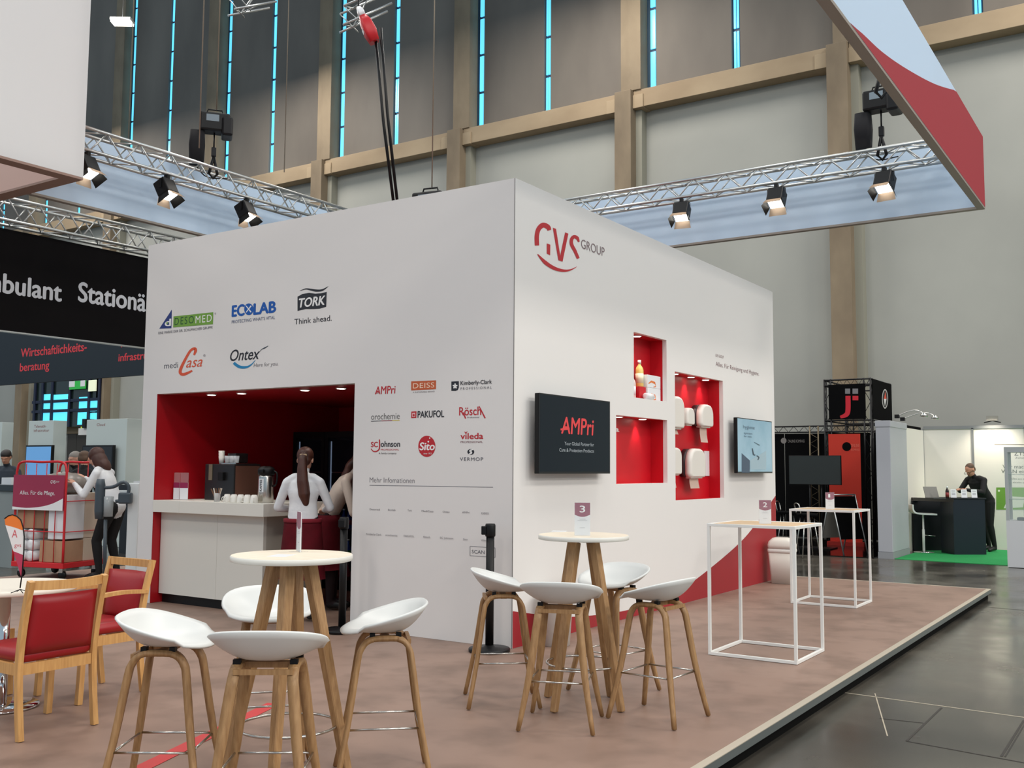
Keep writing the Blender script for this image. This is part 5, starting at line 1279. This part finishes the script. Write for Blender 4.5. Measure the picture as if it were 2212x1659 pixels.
# desks of the next stand
def desk(px0, px1, pyt, dist, label, depth=.7, H=None, m=DKB, mb=None):
    A = at_dist(dist, px0, pyt); B = ony(px1, pyt, A.y); zt_ = A.z
    t = thing('stand_counter', label, 'counter', (A.x, A.y, HF+.001), 0, 'counters of the next stand'); w_ = B.x-A.x
    box('counter_top', (-.03, -.03, zt_-HF-.10), (w_+.03, depth, zt_-HF), m, t, .004); box('counter_body', (.0, 0, 0), (w_, depth-.03, zt_-HF-.101), mb or m, t)
    return t, A
dk1, A1 = desk(-40, 34, 1046, 18.5, 'grey counter with a dark top before the seated man', .6, None, mat('slate_top', (44, 52, 56), .4), mat('grey_front', (150, 156, 154), .5))
dk2, A2 = desk(262, 312, 1047, 20., 'black counter beside the black-screen panel', .6)
q = at_dist(19., 30, 1050); 
o = box('paper_stack', (-.14, -.1, 0), (.14, .1, .11), CARDW); o.location = (A1.x+.55, A1.y+.2, A1.z+.002); tag(o, 'white box of papers on the grey counter', 'box')
o = box('paper_stack', (-.2, -.14, 0), (.2, .14, .07), CARDW); o.location = (A2.x+.5, A2.y+.2, A2.z+.002); o.rotation_euler = (0, 0, .3); tag(o, 'white paper stack on the black counter', 'paper')
# black stand further back and white canopy
A = at_dist(25., 276, 945); B = ony(330, 945, A.y)
t = thing('black_booth_wall', 'black display wall with a white canopy behind the mint panel', 'display wall', (A.x, A.y, HF+.001)); box('wall_panel', (0, 0, 0), (B.x-A.x, .1, A.z-HF), DK, t)
Z1_ = ony(276, 929, A.y).z; box('canopy', (-.1, -1.2, A.z-HF+.02), (B.x-A.x, .1, Z1_-HF), WHITE, t); box('canopy_frame', (.1, -1.25, Z1_-HF), (.22, .1, Z1_-HF+.2), DARKM, t)

# ---------------------------------------------------------------- roll cage with boxes
CRED = mat('cart_red', (204, 32, 40), .4); CARD = noise_mat('cardboard', (186, 146, 116), (172, 132, 102), 3, 3, .8); CARD2 = mat('pale_carton', (214, 196, 176), .7)
CR = Vector((-7.95, .93, .001))
cr = thing('roll_cage', 'red tubular roll cage loaded with cartons and a printed sign', 'cart', CR, radians(13))
cw, cdp, chh = .44, .38, 1.53
for sx in (-1, 1):
    for sy in (-1, 1): 
        lathe('wheel', [(.0, -.018), (.055, -.018), (.06, 0), (.055, .018), (0, .018)], DARKM, cr, 16, Matrix.Translation((sx*(cw-.09), sy*(cdp-.09), .062)) @ Matrix.Rotation(pi/2, 4, 'X')); box('castor_fork', (sx*(cw-.09)-.03, sy*(cdp-.09)-.03, .09), (sx*(cw-.09)+.03, sy*(cdp-.09)+.03, .15), STEEL, cr)
box('base_frame', (-cw, -cdp, .15), (cw, cdp, .22), CRED, cr, .006)
for sy in (-1, 1):
    y = sy*(cdp-.015)
    tube('end_hoop', arc([(-cw+.015, y, .22), (-cw+.015, y, 1.2), (-cw+.02, y, chh-.10), (-cw+.10, y, chh), (0, y, chh), (cw-.10, y, chh), (cw-.02, y, chh-.10), (cw-.015, y, 1.2), (cw-.015, y, .22)], 4), .016, CRED, cr, 10)
    for k in range(1, 5): tube('cage_wire', [(-cw+2*cw*k/5, y, .22), (-cw+2*cw*k/5, y, chh-.02)], .006, CRED, cr, 6)
    for z in (.62, 1.02): tube('cage_wire', [(-cw+.015, y, z), (cw-.015, y, z)], .007, CRED, cr, 6)
for sx in (-1, 1):
    for z in (.62, 1.02): tube('cage_wire', [(sx*(cw-.015), -cdp+.02, z), (sx*(cw-.015), cdp-.02, z)], .006, CRED, cr, 6)
sg = box('sign_board', (-cw+.0, -cdp-.022, .90), (cw-.02, -cdp-.004, 1.36), mat('berry_board', (158, 48, 78), .35), cr)
bm = bmesh.new(); yy = -cdp-.0235; Ms = Matrix.Translation((0, -cdp-.022, 0)) @ MF
pts = [(-cw, .94), (-.2, .925), (.05, .945), (.25, .99), (cw-.02, 1.06)]; pp_ = arc([(a, b, 0) for a, b in pts], 4); 
A_ = [bm.verts.new(Ms @ Vector((p.x, p.y, .002))) for p in pp_]; B_ = [bm.verts.new(Ms @ Vector((p.x, .90, .002))) for p in pp_]
for i in range(len(pp_)-1): bm.faces.new((B_[i], B_[i+1], A_[i+1], A_[i]))
b_text(bm, 'Alles. Für die Pflege.', Ms, -.32, .28, 1.10, .055, 0, 0, 0, 1, .002); b_text(bm, 'GVS', Ms, .2, .28, 1.25, .045, 0, 0, .01, 1, .002); b_text(bm, 'GROUP', Ms, .285, .345, 1.265, .02, 0, 0, 0, 1, .002); obj('print', bm, WHT, sg)
# load: cartons stacked in the cage (each its own thing), wrapped bundle on top
def load(x0, x1, y0, y1, z0, z1, m, label, name='carton', cat='box'):
    o = box(name, (x0, y0, z0), (x1, y1, z1), m, None, .006); o.location = CR; o.rotation_euler = (0, 0, radians(13)); return tag(o, label, cat, 'load of the red roll cage')
e = .037
load(-.0, cw-e, -cdp+e, .0, .222, .50, CARD, 'brown carton at the lower front of the roll cage beside white rolls')
load(.0, cw-e, .005, cdp-e, .222, .52, CARD2, 'pale carton at the lower rear of the roll cage')
load(-cw+e, -.12, -cdp+e, .0, .655, 1.0, CARD, 'brown carton behind the sign on the side of the mini flag')
load(-.11, .12, -cdp+e, .0, .655, 1.05, mat('brown_carton', (150, 116, 92), .8), 'darker brown carton in the middle of the roll cage')
load(.13, cw-e, -cdp+e, .0, .525, 1.10, CARDW, 'tall white carton in the roll cage')
load(.0, cw-e, .005, cdp-e, .525, 1.12, CARD2, 'tall pale carton on the woman side of the roll cage')
for j in range(3):
    for i in range(2):
        o = lathe('white_roll', [(.02, 0), (.07, 0), (.07, .32), (.02, .32)], CARDW, None, 20); M0 = Matrix.Translation(CR) @ Matrix.Rotation(radians(13), 4, 'Z')
        o.matrix_world = M0 @ Matrix.Translation((-cw+.115+i*.16, -cdp+.037, .294+j*.1415)) @ Matrix.Rotation(-pi/2, 4, 'X'); tag(o, 'white roll in the %s layer of the lower roll cage' % ('bottom', 'middle', 'top')[j], 'roll', 'white rolls in the roll cage')
FILM = mat('grey_film', (150, 142, 134), .3, alpha=.85)
bm = bmesh.new(); b_lathe(bm, [(0, 0), (.30, .0), (.36, .06), (.33, .16), (.2, .24), (0, .26)], 20, None, 0, 1.05, .9)
for v in bm.verts: v.co += Vector((random.uniform(-.03, .03), random.uniform(-.03, .03), random.uniform(-.02, .03)))
for v in bm.verts: v.co.z = max(v.co.z, .0); 
o = obj('wrapped_bundle', bm, FILM, None, True); o.location = CR+Vector((0, 0, 1.125)); o.rotation_euler = (0, 0, .2); tag(o, 'crumpled grey wrapped bundle on top of the roll cage load', 'bundle', 'load of the red roll cage')
# stick vacuum on a white stand
q = onz(283, 1262); t = thing('vacuum_stand', 'slim white stand holding a cordless vacuum cleaner', 'stand', (q.x, q.y, .002), .6)
VW = mat('stand_white', (226, 230, 230), .4); box('post', (-.07, -.04, .02), (.07, .04, 1.27), VW, t, .012); box('foot', (-.2, -.2, 0), (.2, .2, .02), VW, t, .006); box('cradle', (-.16, -.10, 1.10), (-.02, -.04, 1.18), VW, t, .01)
VG = mat('vacuum_grey', (66, 76, 84), .4); VC = mat('vacuum_clear', (176, 182, 184), .15, alpha=.7)
t2 = thing('stick_vacuum', 'dark grey cordless vacuum cleaner with a clear dust cup on the white stand', 'vacuum', (q.x+.02, q.y-.12, .003), .6); vz = .09
tube('wand', [(-.24, 0, .05), (-.26, 0, .72+vz)], .022, VG, t2, 12); box('floor_head', (-.34, -.10, 0), (-.12, .05, .07), VG, t2, .02)
lathe('motor', [(.0, .0), (.05, .0), (.06, .1), (.06, .42), (.045, .5), (0, .5)], VG, t2, 20, Matrix.Translation((-.34, 0, .73+vz))); lathe('dust_cup', [(0, 0), (.055, 0), (.06, .25), (0, .25)], VC, t2, 20, Matrix.Translation((-.225, -.01, .76+vz)))
tube('handle', arc([(-.32, 0, 1.21), (-.18, 0, 1.22), (-.05, 0, 1.28), (.02, 0, 1.21), (-.02, 0, 1.07), (-.14, 0, 1.04)], 4), .022, VG, t2, 10); box('battery', (-.10, -.05, 1.01), (.06, .05, 1.15), VG, t2, .02)

# ---------------------------------------------------------------- mini feather flag on the low table
fq = onz(43, 1281, .7475)
t = thing('mini_feather_flag', 'mini feather flag in orange, white and berry on the low table', 'flag', (fq.x, fq.y, .7485), -YAW*1.0)
def Z7(x, y): return (0+x/4.424, 900+y/4.424)
def fl_(x, y): p = at_depth(fq, *Z7(x, y)); d = p-fq; return (d.dot(_r), d.z)
Mfl = MF
right = [(205, 1500), (212, 1300), (210, 1150), (196, 1060), (170, 990), (130, 955), (90, 942), (50, 952), (14, 980)]
left = [(195, 1540), (150, 1400), (112, 1290), (60, 1140), (25, 1040), (14, 980)]
def fpoly(pts, m): 
    bm = bmesh.new(); b_prism(bm, [fl_(*p) for p in pts], -.001, .001, Mfl); bmesh.ops.recalc_face_normals(bm, faces=bm.faces); return obj('flag_cloth', bm, m, t)
fpoly([(14, 980), (25, 1040), (110, 1062), (196, 1092), (192, 1050), (170, 990), (130, 958), (90, 945), (50, 955)], mat('flag_orange', (240, 128, 52), .7))
fpoly([(25, 1041), (60, 1140), (112, 1290), (205, 1325), (210, 1200), (208, 1150), (197, 1093), (110, 1063)], mat('flag_white', (238, 234, 232), .7))
fpoly([(112, 1291), (150, 1400), (198, 1540), (204, 1440), (206, 1326)], mat('flag_berry', (190, 60, 90), .7))
bm = bmesh.new()
for body, a, b, cap in (('A', (92, 1160), (145, 1165), 14), ('gvs', (120, 1250), (185, 1258), 7)):
    x0, y0 = fl_(*a); x1, _ = fl_(*b); b_text(bm, body, Mfl, x0, x1, y0, cap/290., 0, 0, 0, 1, .0018)
obj('flag_print', bm, mat('flag_print', (214, 90, 100), .6), t)
pole = [fl_(190, 1640), fl_(200, 1540)] + [fl_(*p) for p in right[:]]
bm = bmesh.new(); b_tube(bm, [(p[0], 0, max(p[1], .004)) for p in pole], .004, 6); obj('flag_pole', bm, BLACK, t)
for k in range(4):
    a = pi/4+k*pi/2; x0 = fl_(190, 1640)[0]; tube('foot_wire', [(x0, 0, .02), (x0+cos(a)*.05, sin(a)*.05, .003)], .0025, BLACK, t, 5)
# ---------------------------------------------------------------- people
import numpy as np
SKIN = mat('skin', (206, 156, 132), .55); SKIN2 = mat('skin_tan', (188, 136, 110), .55)
def remesh(bm, vox, smooth=6):
    me = bpy.data.meshes.new('blob'); bm.to_mesh(me); bm.free(); o = bpy.data.objects.new('blob', me)
    md = o.modifiers.new('r', 'REMESH'); md.mode = 'VOXEL'; md.voxel_size = vox; md.use_smooth_shade = True
    if smooth: s = o.modifiers.new('s', 'SMOOTH'); s.factor = .5; s.iterations = smooth
    out = evaluated(o); bpy.data.objects.remove(o); bpy.data.meshes.remove(me)
    for p in out.polygons: p.use_smooth = True
    return out
def ell(bm, c, r, R_=None, n=12):
    M = Matrix.Translation(c) @ (R_ or Matrix.Identity(4)) @ Matrix.Diagonal((r[0], r[1], r[2], 1)); s = n*2
    top = bm.verts.new(M @ Vector((0, 0, 1))); bot = bm.verts.new(M @ Vector((0, 0, -1)))
    rg = [[bm.verts.new(M @ Vector((sin(pi*i/n)*cos(2*pi*k/s), sin(pi*i/n)*sin(2*pi*k/s), cos(pi*i/n)))) for k in range(s)] for i in range(1, n)]
    for k in range(s):
        q = (k+1) % s; bm.faces.new((top, rg[0][k], rg[0][q])); bm.faces.new((bot, rg[-1][q], rg[-1][k]))
        for A, B in zip(rg, rg[1:]): bm.faces.new((A[k], B[k], B[q], A[q]))
def limb(bm, pts, rads, n=10):
    pts = [Vector(p) for p in pts]
    for (a, b, ra, rb) in zip(pts, pts[1:], rads, rads[1:]):
        if (b-a).length > 1e-4: b_tube(bm, [a, b], [ra, rb], n)
    for p, r in zip(pts, rads): ell(bm, p, (r*.99, r*.99, r*.99), None, 6)
def hand(bm, w_, d, palm, curl, side, segs, grip=.5):
    """wrist w_, forearm direction d, palm normal (towards what is held), five fingers"""
    d = Vector(d).normalized(); palm = Vector(palm); palm = (palm-d*palm.dot(d)).normalized(); sd = d.cross(palm).normalized()*side
    Mx = Matrix((( sd.x, d.x, palm.x, 0), (sd.y, d.y, palm.y, 0), (sd.z, d.z, palm.z, 0), (0, 0, 0, 1)))
    ell(bm, Vector(w_)+d*.05, (.042, .052, .017), Mx, 8)
    for k, (off, ln) in enumerate(((-.031, .066), (-.011, .076), (.010, .072), (.030, .056))):
        p0 = Vector(w_)+d*.085+sd*off; a1 = curl*.6; d1 = (d*cos(a1)+palm*sin(a1)); p1 = p0+d1*ln*.5; a2 = curl*1.5; d2 = (d*cos(a2)+palm*sin(a2)); p2 = p1+d2*ln*.5
        limb(bm, [p0-d*.02, p0, p1, p2], [.0095, .0095, .009, .008], 6)
    t0 = Vector(w_)+d*.025-sd*.03; t1 = t0+(d*.6-sd*.8+palm*.3).normalized()*.036; t2 = t1+(d*.9-sd*.2+palm*.4).normalized()*.03
    limb(bm, [t0, t1, t2], [.014, .011, .009], 6)
def person(name, label, loc, rz, J, cloth, skin=SKIN, vox=.009, scale=1., hands=(), build=1.):
    """J: joints in local metres, facing +Y; cloth: dict region -> material"""
    V = {k: Vector(v) for k, v in J.items() if k != "hem"}; bm = bmesh.new(); b_ = build; segs = []
    pel, ch, nk, hd = V['pel'], V['chest'], V['neck'], V['head']
    up = (nk-pel).normalized(); 
    shl, shr = V['shl'], V['shr']; sx = (shr-shl).normalized(); fy = up.cross(sx)*-1; fy = sx.cross(up)*-1
    fy = up.cross(sx).normalized()
    R_t = Matrix(((sx.x, fy.x, up.x, 0), (sx.y, fy.y, up.y, 0), (sx.z, fy.z, up.z, 0), (0, 0, 0, 1)))
    hx = (V['hipr']-V['hipl']).normalized()
    Ls = (nk-pel).length
    prof = ((.0, .165, .115), (.2, .152, .108), (.42, .142, .104), (.64, .160, .112), (.82, .150, .098), (.92, .10, .075))
    for i_ in range(24):
        f = i_/23*.92; k_ = max(j for j in range(len(prof)-1) if prof[j][0] <= f+1e-9); t_ = (f-prof[k_][0])/(prof[k_+1][0]-prof[k_][0]); t_ = t_*t_*(3-2*t_)
        ell(bm, pel.lerp(nk, f), ((prof[k_][1]*(1-t_)+prof[k_+1][1]*t_)*b_, (prof[k_][2]*(1-t_)+prof[k_+1][2]*t_)*b_, .05), R_t, 10)
    limb(bm, [shl, shl.lerp(nk, .45)+up*.012, nk-up*.03], [.052*b_, .052*b_, .05]); limb(bm, [shr, shr.lerp(nk, .45)+up*.012, nk-up*.03], [.052*b_, .052*b_, .05])
    limb(bm, [nk-up*.06, nk+up*.02, hd-up*.07], [.062, .052, .05])
    segs += [(pel-up*J.get("hem", .02), nk-up*.03, .13, 'shirt'), (shl, shr, .06, 'shirt')]
    segs += [(nk+up*.02, hd, .05, 'skin')]
    # head
    hf = Vector(J.get('look', (0, 1, 0))).normalized(); hu = (hd-nk).normalized(); hu = Vector(J.get('headup', hu)).normalized(); hf = (hf-hu*hf.dot(hu)).normalized(); hs = hf.cross(hu).normalized()
    RH = Matrix(((hs.x, hf.x, hu.x, 0), (hs.y, hf.y, hu.y, 0), (hs.z, hf.z, hu.z, 0), (0, 0, 0, 1)))
    def hp(x, y, z): return hd + hs*x + hf*y + hu*z
    ell(bm, hp(0, -.012, .035), (.076, .093, .088), RH, 12); ell(bm, hp(0, .018, -.03), (.06, .072, .085), RH, 10); ell(bm, hp(0, .055, -.085), (.032, .03, .026), RH, 8)
    ell(bm, hp(0, .097, -.018), (.013, .018, .02), RH, 6); ell(bm, hp(0, .09, .004), (.010, .012, .03), RH, 6); ell(bm, hp(0, .074, .028), (.055, .018, .012), RH, 6); ell(bm, hp(0, .082, -.056), (.024, .012, .010), RH, 6)
    for s in (-1, 1): ell(bm, hp(s*.077, -.01, -.005), (.010, .02, .032), RH, 6)
    segs += [(hp(0, 0, -.05), hp(0, 0, .06), .08, 'skin')]
    for s, sh, el, wr in ((-1, 'shl', 'ell', 'wrl'), (1, 'shr', 'elr', 'wrr')):
        a, e_, w_ = V[sh], V[el], V[wr]
        limb(bm, [a, a.lerp(e_, .35), e_, e_.lerp(w_, .35), w_], [.052*b_, .05*b_, .043*b_, .042*b_, .031])
        segs += [(a, e_, .05, 'sleeve'), (e_, e_.lerp(w_, .55), .042, 'forearm'), (e_.lerp(w_, .55), w_, .034, 'cuff')]
        d = (w_-e_).normalized(); h_ = dict(hands).get(wr, ((0, 0, -1), .5))
        hand(bm, w_, V.get(wr+'_dir', d), h_[0], h_[1], s, segs); hd_ = V.get(wr+'_dir', d); segs += [(w_+hd_*.02, w_+hd_*.15, .035, 'skin')]
    for s, hp_, kn, an, to in ((-1, 'hipl', 'knl', 'anl', 'tol'), (1, 'hipr', 'knr', 'anr', 'tor')):
        h0, k0_, a0, t0 = V[hp_], V[kn], V[an], V[to]
        limb(bm, [h0, h0.lerp(k0_, .3), k0_, k0_.lerp(a0, .3), a0], [.098*b_, .088*b_, .06*b_, .058*b_, .04])
        limb(bm, [a0+Vector((0, 0, -.03)), a0.lerp(t0, .5)+Vector((0, 0, -.005)), t0], [.042, .042, .035])
        segs += [(h0, k0_, .08, 'trousers'), (k0_, a0, .05, 'trousers'), (a0+Vector((0, 0, -.05)), t0, .035, 'shoe')]
    ell(bm, pel-up*.03, (.165*b_, .125*b_, .11), R_t, 10); segs += [(V['hipl'], V['hipr'], .11, 'trousers')]
    me = remesh(bm, vox)
    order = list(cloth.keys()) + ['skin']; mats = [cloth[k] for k in cloth] + [skin]
    o = obj(name, me, mats)
    sg_ = [(a, b-a, max((b-a).length_squared, 1e-9), r, order.index(reg) if reg in order else order.index('skin')) for a, b, r, reg in segs]
    n_ = len(me.polygons); cc_ = np.empty(n_*3); me.polygons.foreach_get('center', cc_); cc_ = cc_.reshape(-1, 3); best = np.full(n_, 1e9); bi = np.zeros(n_, dtype=np.int32)
    for a, ab, l2, r, i_ in sg_:
        a_, ab_ = np.array(a), np.array(ab); t_ = np.clip(((cc_-a_) @ ab_)/l2, 0, 1); dd = np.linalg.norm(cc_-(a_+t_[:, None]*ab_), axis=1)-r
        k_ = dd < best; best[k_] = dd[k_]; bi[k_] = i_
    me.polygons.foreach_set('material_index', bi)
    zmin = min(v.co.z for v in me.vertices)
    o.location = (loc[0], loc[1], loc[2]-zmin*scale); o.rotation_euler = (0, 0, rz); o.scale = (scale,)*3
    tag(o, label, 'person'); o['_hp'] = 0; del o['_hp']
    return o, hp, RH
def hairblob(parent, parts, m, vox=.008, name='hair'):
    bm = bmesh.new()
    for p in parts: ell(bm, *p)
    return obj(name, remesh(bm, vox, 4), m, parent)
STAND = dict(pel=(0, 0, .98), chest=(0, .01, 1.25), neck=(0, -.01, 1.46), head=(0, .02, 1.61), shl=(-.165, -.01, 1.385), shr=(.165, -.01, 1.385),
             ell=(-.24, .0, 1.12), elr=(.24, .0, 1.12), wrl=(-.24, .14, .92), wrr=(.24, .14, .92), hipl=(-.085, 0, .93), hipr=(.085, 0, .93),
             knl=(-.095, .02, .51), knr=(.095, .02, .51), anl=(-.10, -.02, .09), anr=(.10, -.02, .09), tol=(-.115, .14, .035), tor=(.115, .14, .035))
def P(**k): d = dict(STAND); d.update(k); return d
SHIRTW = noise_mat('white_shirt', (232, 232, 232), (218, 219, 222), 9, 4, .8, (1, 1, 1), .35, .65, .25)
APRON = noise_mat('burgundy_apron', (128, 14, 34), (112, 10, 28), 8, 3, .85); BTR = mat('black_trousers', (16, 15, 16), .85); SHOE = mat('black_shoe', (14, 13, 13), .5); HAIRB = noise_mat('brown_hair', (86, 46, 32), (56, 28, 20), 14, 4, .5, (1, 1, .15)); HAIRD = mat('dark_hair', (30, 22, 20), .55); HAIRG = mat('short_brown_hair', (88, 66, 50), .7); HAIRS = mat('grey_hair', (150, 142, 134), .7)
CL_W = dict(shirt=SHIRTW, sleeve=SHIRTW, forearm=SHIRTW, cuff=SHIRTW, trousers=BTR, shoe=SHOE)

# barista with a long ponytail, seen from behind
bp = ony(653, 1180, .05)
o, hp, RH = person('person', 'barista in a white shirt and burgundy apron with a long ponytail, back turned', (bp.x, bp.y, .002), radians(122-90),
    P(ell=(-.27, .03, 1.13), elr=(.27, .03, 1.13), wrl=(-.16, .27, 1.10), wrr=(.16, .27, 1.10), head=(0, .045, 1.61), look=(0, 1, -.35)), CL_W, vox=.008, scale=.968)
hairblob(o, [(hp(0, -.028, .045), (.086, .095, .092), RH), (hp(0, -.09, .05), (.05, .04, .045), RH), (hp(0, -.05, -.02), (.07, .06, .06), RH)], HAIRB)
bm = bmesh.new(); b0 = hp(0, -.10, .04)
limb(bm, [b0, b0+Vector((.0, -.035, -.06)), b0+Vector((0, -.05, -.16)), b0+Vector((.01, -.06, -.28)), b0+Vector((.03, -.055, -.41)), b0+Vector((.045, -.05, -.50))], [.03, .044, .052, .060, .064, .036], 10)
obj('ponytail', remesh(bm, .008, 4), HAIRB, o); lathe('hair_tie', [(.034, -.012), (.038, 0), (.034, .012)], mat('hair_tie', (196, 168, 132), .5), o, 16, Matrix.Translation(b0+Vector((0, -.012, -.02))))
def apron(par, z0_, z1_, m, hw0=.185, hw1=.235, name='apron'):
    bm = bmesh.new(); rings = []
    for i in range(9):
        t_ = i/8; z = z1_+(z0_-z1_)*t_; a = hw0+(hw1-hw0)*t_; ring = []
        for k in range(36):
            q = 2*pi*k/36; wv = 1+.03*t_*sin(q*6+1)
            ring.append(bm.verts.new((cos(q)*a*wv, sin(q)*a*.74*wv, z)))
        rings.append(ring)
    for A, B in zip(rings, rings[1:]):
        for k in range(36): bm.faces.new((A[k], A[(k+1) % 36], B[(k+1) % 36], B[k]))
    for f in bm.faces: f.smooth = True
    bmesh.ops.solidify(bm, geom=list(bm.faces), thickness=.004); return obj(name, bm, m, par)
apron(o, .42, 1.02, APRON); bm = bmesh.new(); b_lathe(bm, [(.192, .985), (.196, .99), (.196, 1.02), (.190, 1.025)], 36, None, 0, 1, .76); obj('apron_band', bm, APRON, o)

# second barista bending behind her
bp = ony(722, 1180, .85); SHD = mat('cream_shirt', (214, 198, 184), .8)
CL_2 = dict(shirt=SHD, sleeve=SHD, forearm=SHD, cuff=SHD, trousers=mat('dark_trousers', (30, 8, 12), .85), shoe=SHOE)
o, hp, RH = person('person', 'barista in a cream shirt and burgundy apron bending towards the cooler', (bp.x, bp.y, .002), radians(35-90),
    P(pel=(0, -.10, .95), chest=(0, .03, 1.22), neck=(0, .16, 1.41), head=(0, .25, 1.52), shl=(-.165, .13, 1.345), shr=(.165, .13, 1.345), ell=(-.22, .22, 1.02), elr=(.22, .22, 1.02), wrl=(-.16, .42, .90), wrr=(.16, .42, .90),
      hipl=(-.085, -.10, .91), hipr=(.085, -.10, .91), knl=(-.095, -.02, .50), knr=(.095, -.02, .50), look=(0, 1, -.8)), CL_2, vox=.010)
hairblob(o, [(hp(0, -.025, .04), (.085, .095, .09), RH), (hp(0, -.07, -.05), (.07, .05, .10), RH), (hp(0, -.05, -.13), (.06, .045, .10), RH)], HAIRB, .01)
ap = apron(o, .42, .99, APRON); ap.location = (0, -.08, 0)

# woman in white beside the roll cage
bp = onz(226, 1251)
wf = radians(203)
hnd = Vector((bp.x, bp.y, 0))
o, hp, RH = person('person', 'woman in a white long-sleeved shirt and black trousers reaching to the roll cage', (bp.x-.02, bp.y, .002), wf-pi/2,
    P(pel=(0, -.10, .93), chest=(0, .02, 1.18), neck=(0, .10, 1.40), head=(0, .17, 1.53), shl=(-.17, .06, 1.33), shr=(.17, .07, 1.34), ell=(-.26, .16, 1.06), elr=(.24, .22, 1.13), wrl=(-.16, .36, 1.20), wrr=(.18, .44, 1.27),
      hipl=(-.09, -.10, .89), hipr=(.09, -.10, .89), knl=(-.10, .06, .49), knr=(.10, -.02, .49), anl=(-.10, .0, .09), anr=(.10, -.12, .09), tol=(-.115, .16, .035), tor=(.115, .04, .035), look=(-.1, 1, -.3), hem=.03), CL_W, vox=.008, scale=1.04,
    hands=(('wrl', ((0, .3, -1), .5)), ('wrr', ((0, .3, -1), .5))), build=1.04)
hairblob(o, [(hp(0, -.02, .045), (.092, .105, .095), RH), (hp(0, -.06, -.04), (.092, .06, .11), RH), (hp(0, -.075, -.13), (.095, .05, .10), RH), (hp(-.07, -.02, -.06), (.03, .06, .11), RH), (hp(.07, -.02, -.06), (.03, .06, .11), RH)], mat('chestnut_hair', (72, 40, 30), .5))

# man at the reception desk
mp = line_at_px(DESK_A + DESK_V*.75, DESK_U, 2120)
CLM = mat('black_jumper', (14, 14, 15), .85); CL_M = dict(shirt=CLM, sleeve=CLM, forearm=CLM, cuff=CLM, trousers=mat('black_jeans', (10, 10, 11), .9), shoe=SHOE)
fa = math.atan2(-DESK_U.y, -DESK_U.x)
o, hp, RH = person('person', 'man with glasses in black leaning on the reception desk', (mp.x, mp.y, HF+.0085), fa+.35-pi/2,
    P(pel=(0, -.14, .98), chest=(0, .02, 1.22), neck=(0, .13, 1.40), head=(0, .23, 1.53), shl=(-.19, .09, 1.35), shr=(.19, .09, 1.35), ell=(-.26, .22, 1.12), elr=(.24, .24, 1.14), wrl=(-.10, .46, 1.17), wrr=(.06, .47, 1.17),
      hipl=(-.09, -.14, .93), hipr=(.09, -.14, .93), knl=(-.11, -.12, .5), knr=(.11, -.2, .5), anl=(-.12, -.22, .09), anr=(.12, -.36, .09), tol=(-.13, -.06, .035), tor=(.13, -.2, .035), look=(0, 1, -.45)), CL_M, skin=SKIN2, vox=.009, build=1.12, scale=1.06)
hairblob(o, [(hp(0, -.03, .062), (.078, .09, .068), RH), (hp(0, -.055, .0), (.076, .055, .07), RH)], HAIRG, .009)
for s in (-1, 1): tube('spectacles', [hp(s*.034+cos(2*pi*k/14)*.024, .112, .008+sin(2*pi*k/14)*.018) for k in range(14)], .0028, BLACK, o, 5, True); tube('temple_arm', [hp(s*.058, .11, .01), hp(s*.08, .0, .008)], .0028, BLACK, o, 5)
hairblob(o, [(hp(0, .095, -.047), (.024, .010, .008), RH)], HAIRG, .005, 'moustache')

# man in a dark shirt at the grey counter
mp = ony(16, 1010, A1.y+1.15); CLN = mat('slate_shirt', (52, 60, 70), .85); CL_N = dict(shirt=CLN, sleeve=CLN, forearm=CLN, cuff=CLN, trousers=BTR, shoe=SHOE)
o, hp, RH = person('person', 'man with dark hair in a slate shirt looking down at the grey counter', (mp.x, A1.y+1.15, HF+.001), radians(-60)-pi/2+.2,
    P(head=(0, .09, 1.61), neck=(0, .02, 1.46), ell=(-.25, .1, 1.14), elr=(.25, .1, 1.14), wrl=(-.12, .32, 1.12), wrr=(.12, .32, 1.12), look=(0, 1, -.6)), CL_N, skin=SKIN2, vox=.011, scale=1.08)
hairblob(o, [(hp(0, -.02, .055), (.084, .1, .078), RH), (hp(0, -.06, .0), (.08, .055, .07), RH)], HAIRD, .01)
# two men standing behind the roll cage
for px, dist, hair, cl, rz_, lab in ((163, 18.2, HAIRS, mat('black_jacket', (20, 20, 22), .85), radians(-90)-pi/2, 'grey-haired man in black standing behind the roll cage'),
                                     (181, 17.4, HAIRG, mat('black_sweater', (16, 15, 16), .85), radians(118)-pi/2, 'short-haired man in a black sweater standing with his back turned behind the roll cage')):
    mp = at_dist(dist, px, 1004)
    o, hp, RH = person('person', lab, (mp.x, mp.y, HF+.001), rz_, P(), dict(shirt=cl, sleeve=cl, forearm=cl, cuff=cl, trousers=BTR, shoe=SHOE), skin=SKIN, vox=.012, scale=1.06)
    hairblob(o, [(hp(0, -.02, .058), (.081, .096, .075), RH), (hp(0, -.058, .01), (.079, .055, .07), RH)], hair, .01)
bpy.data.scenes.remove(TMP)
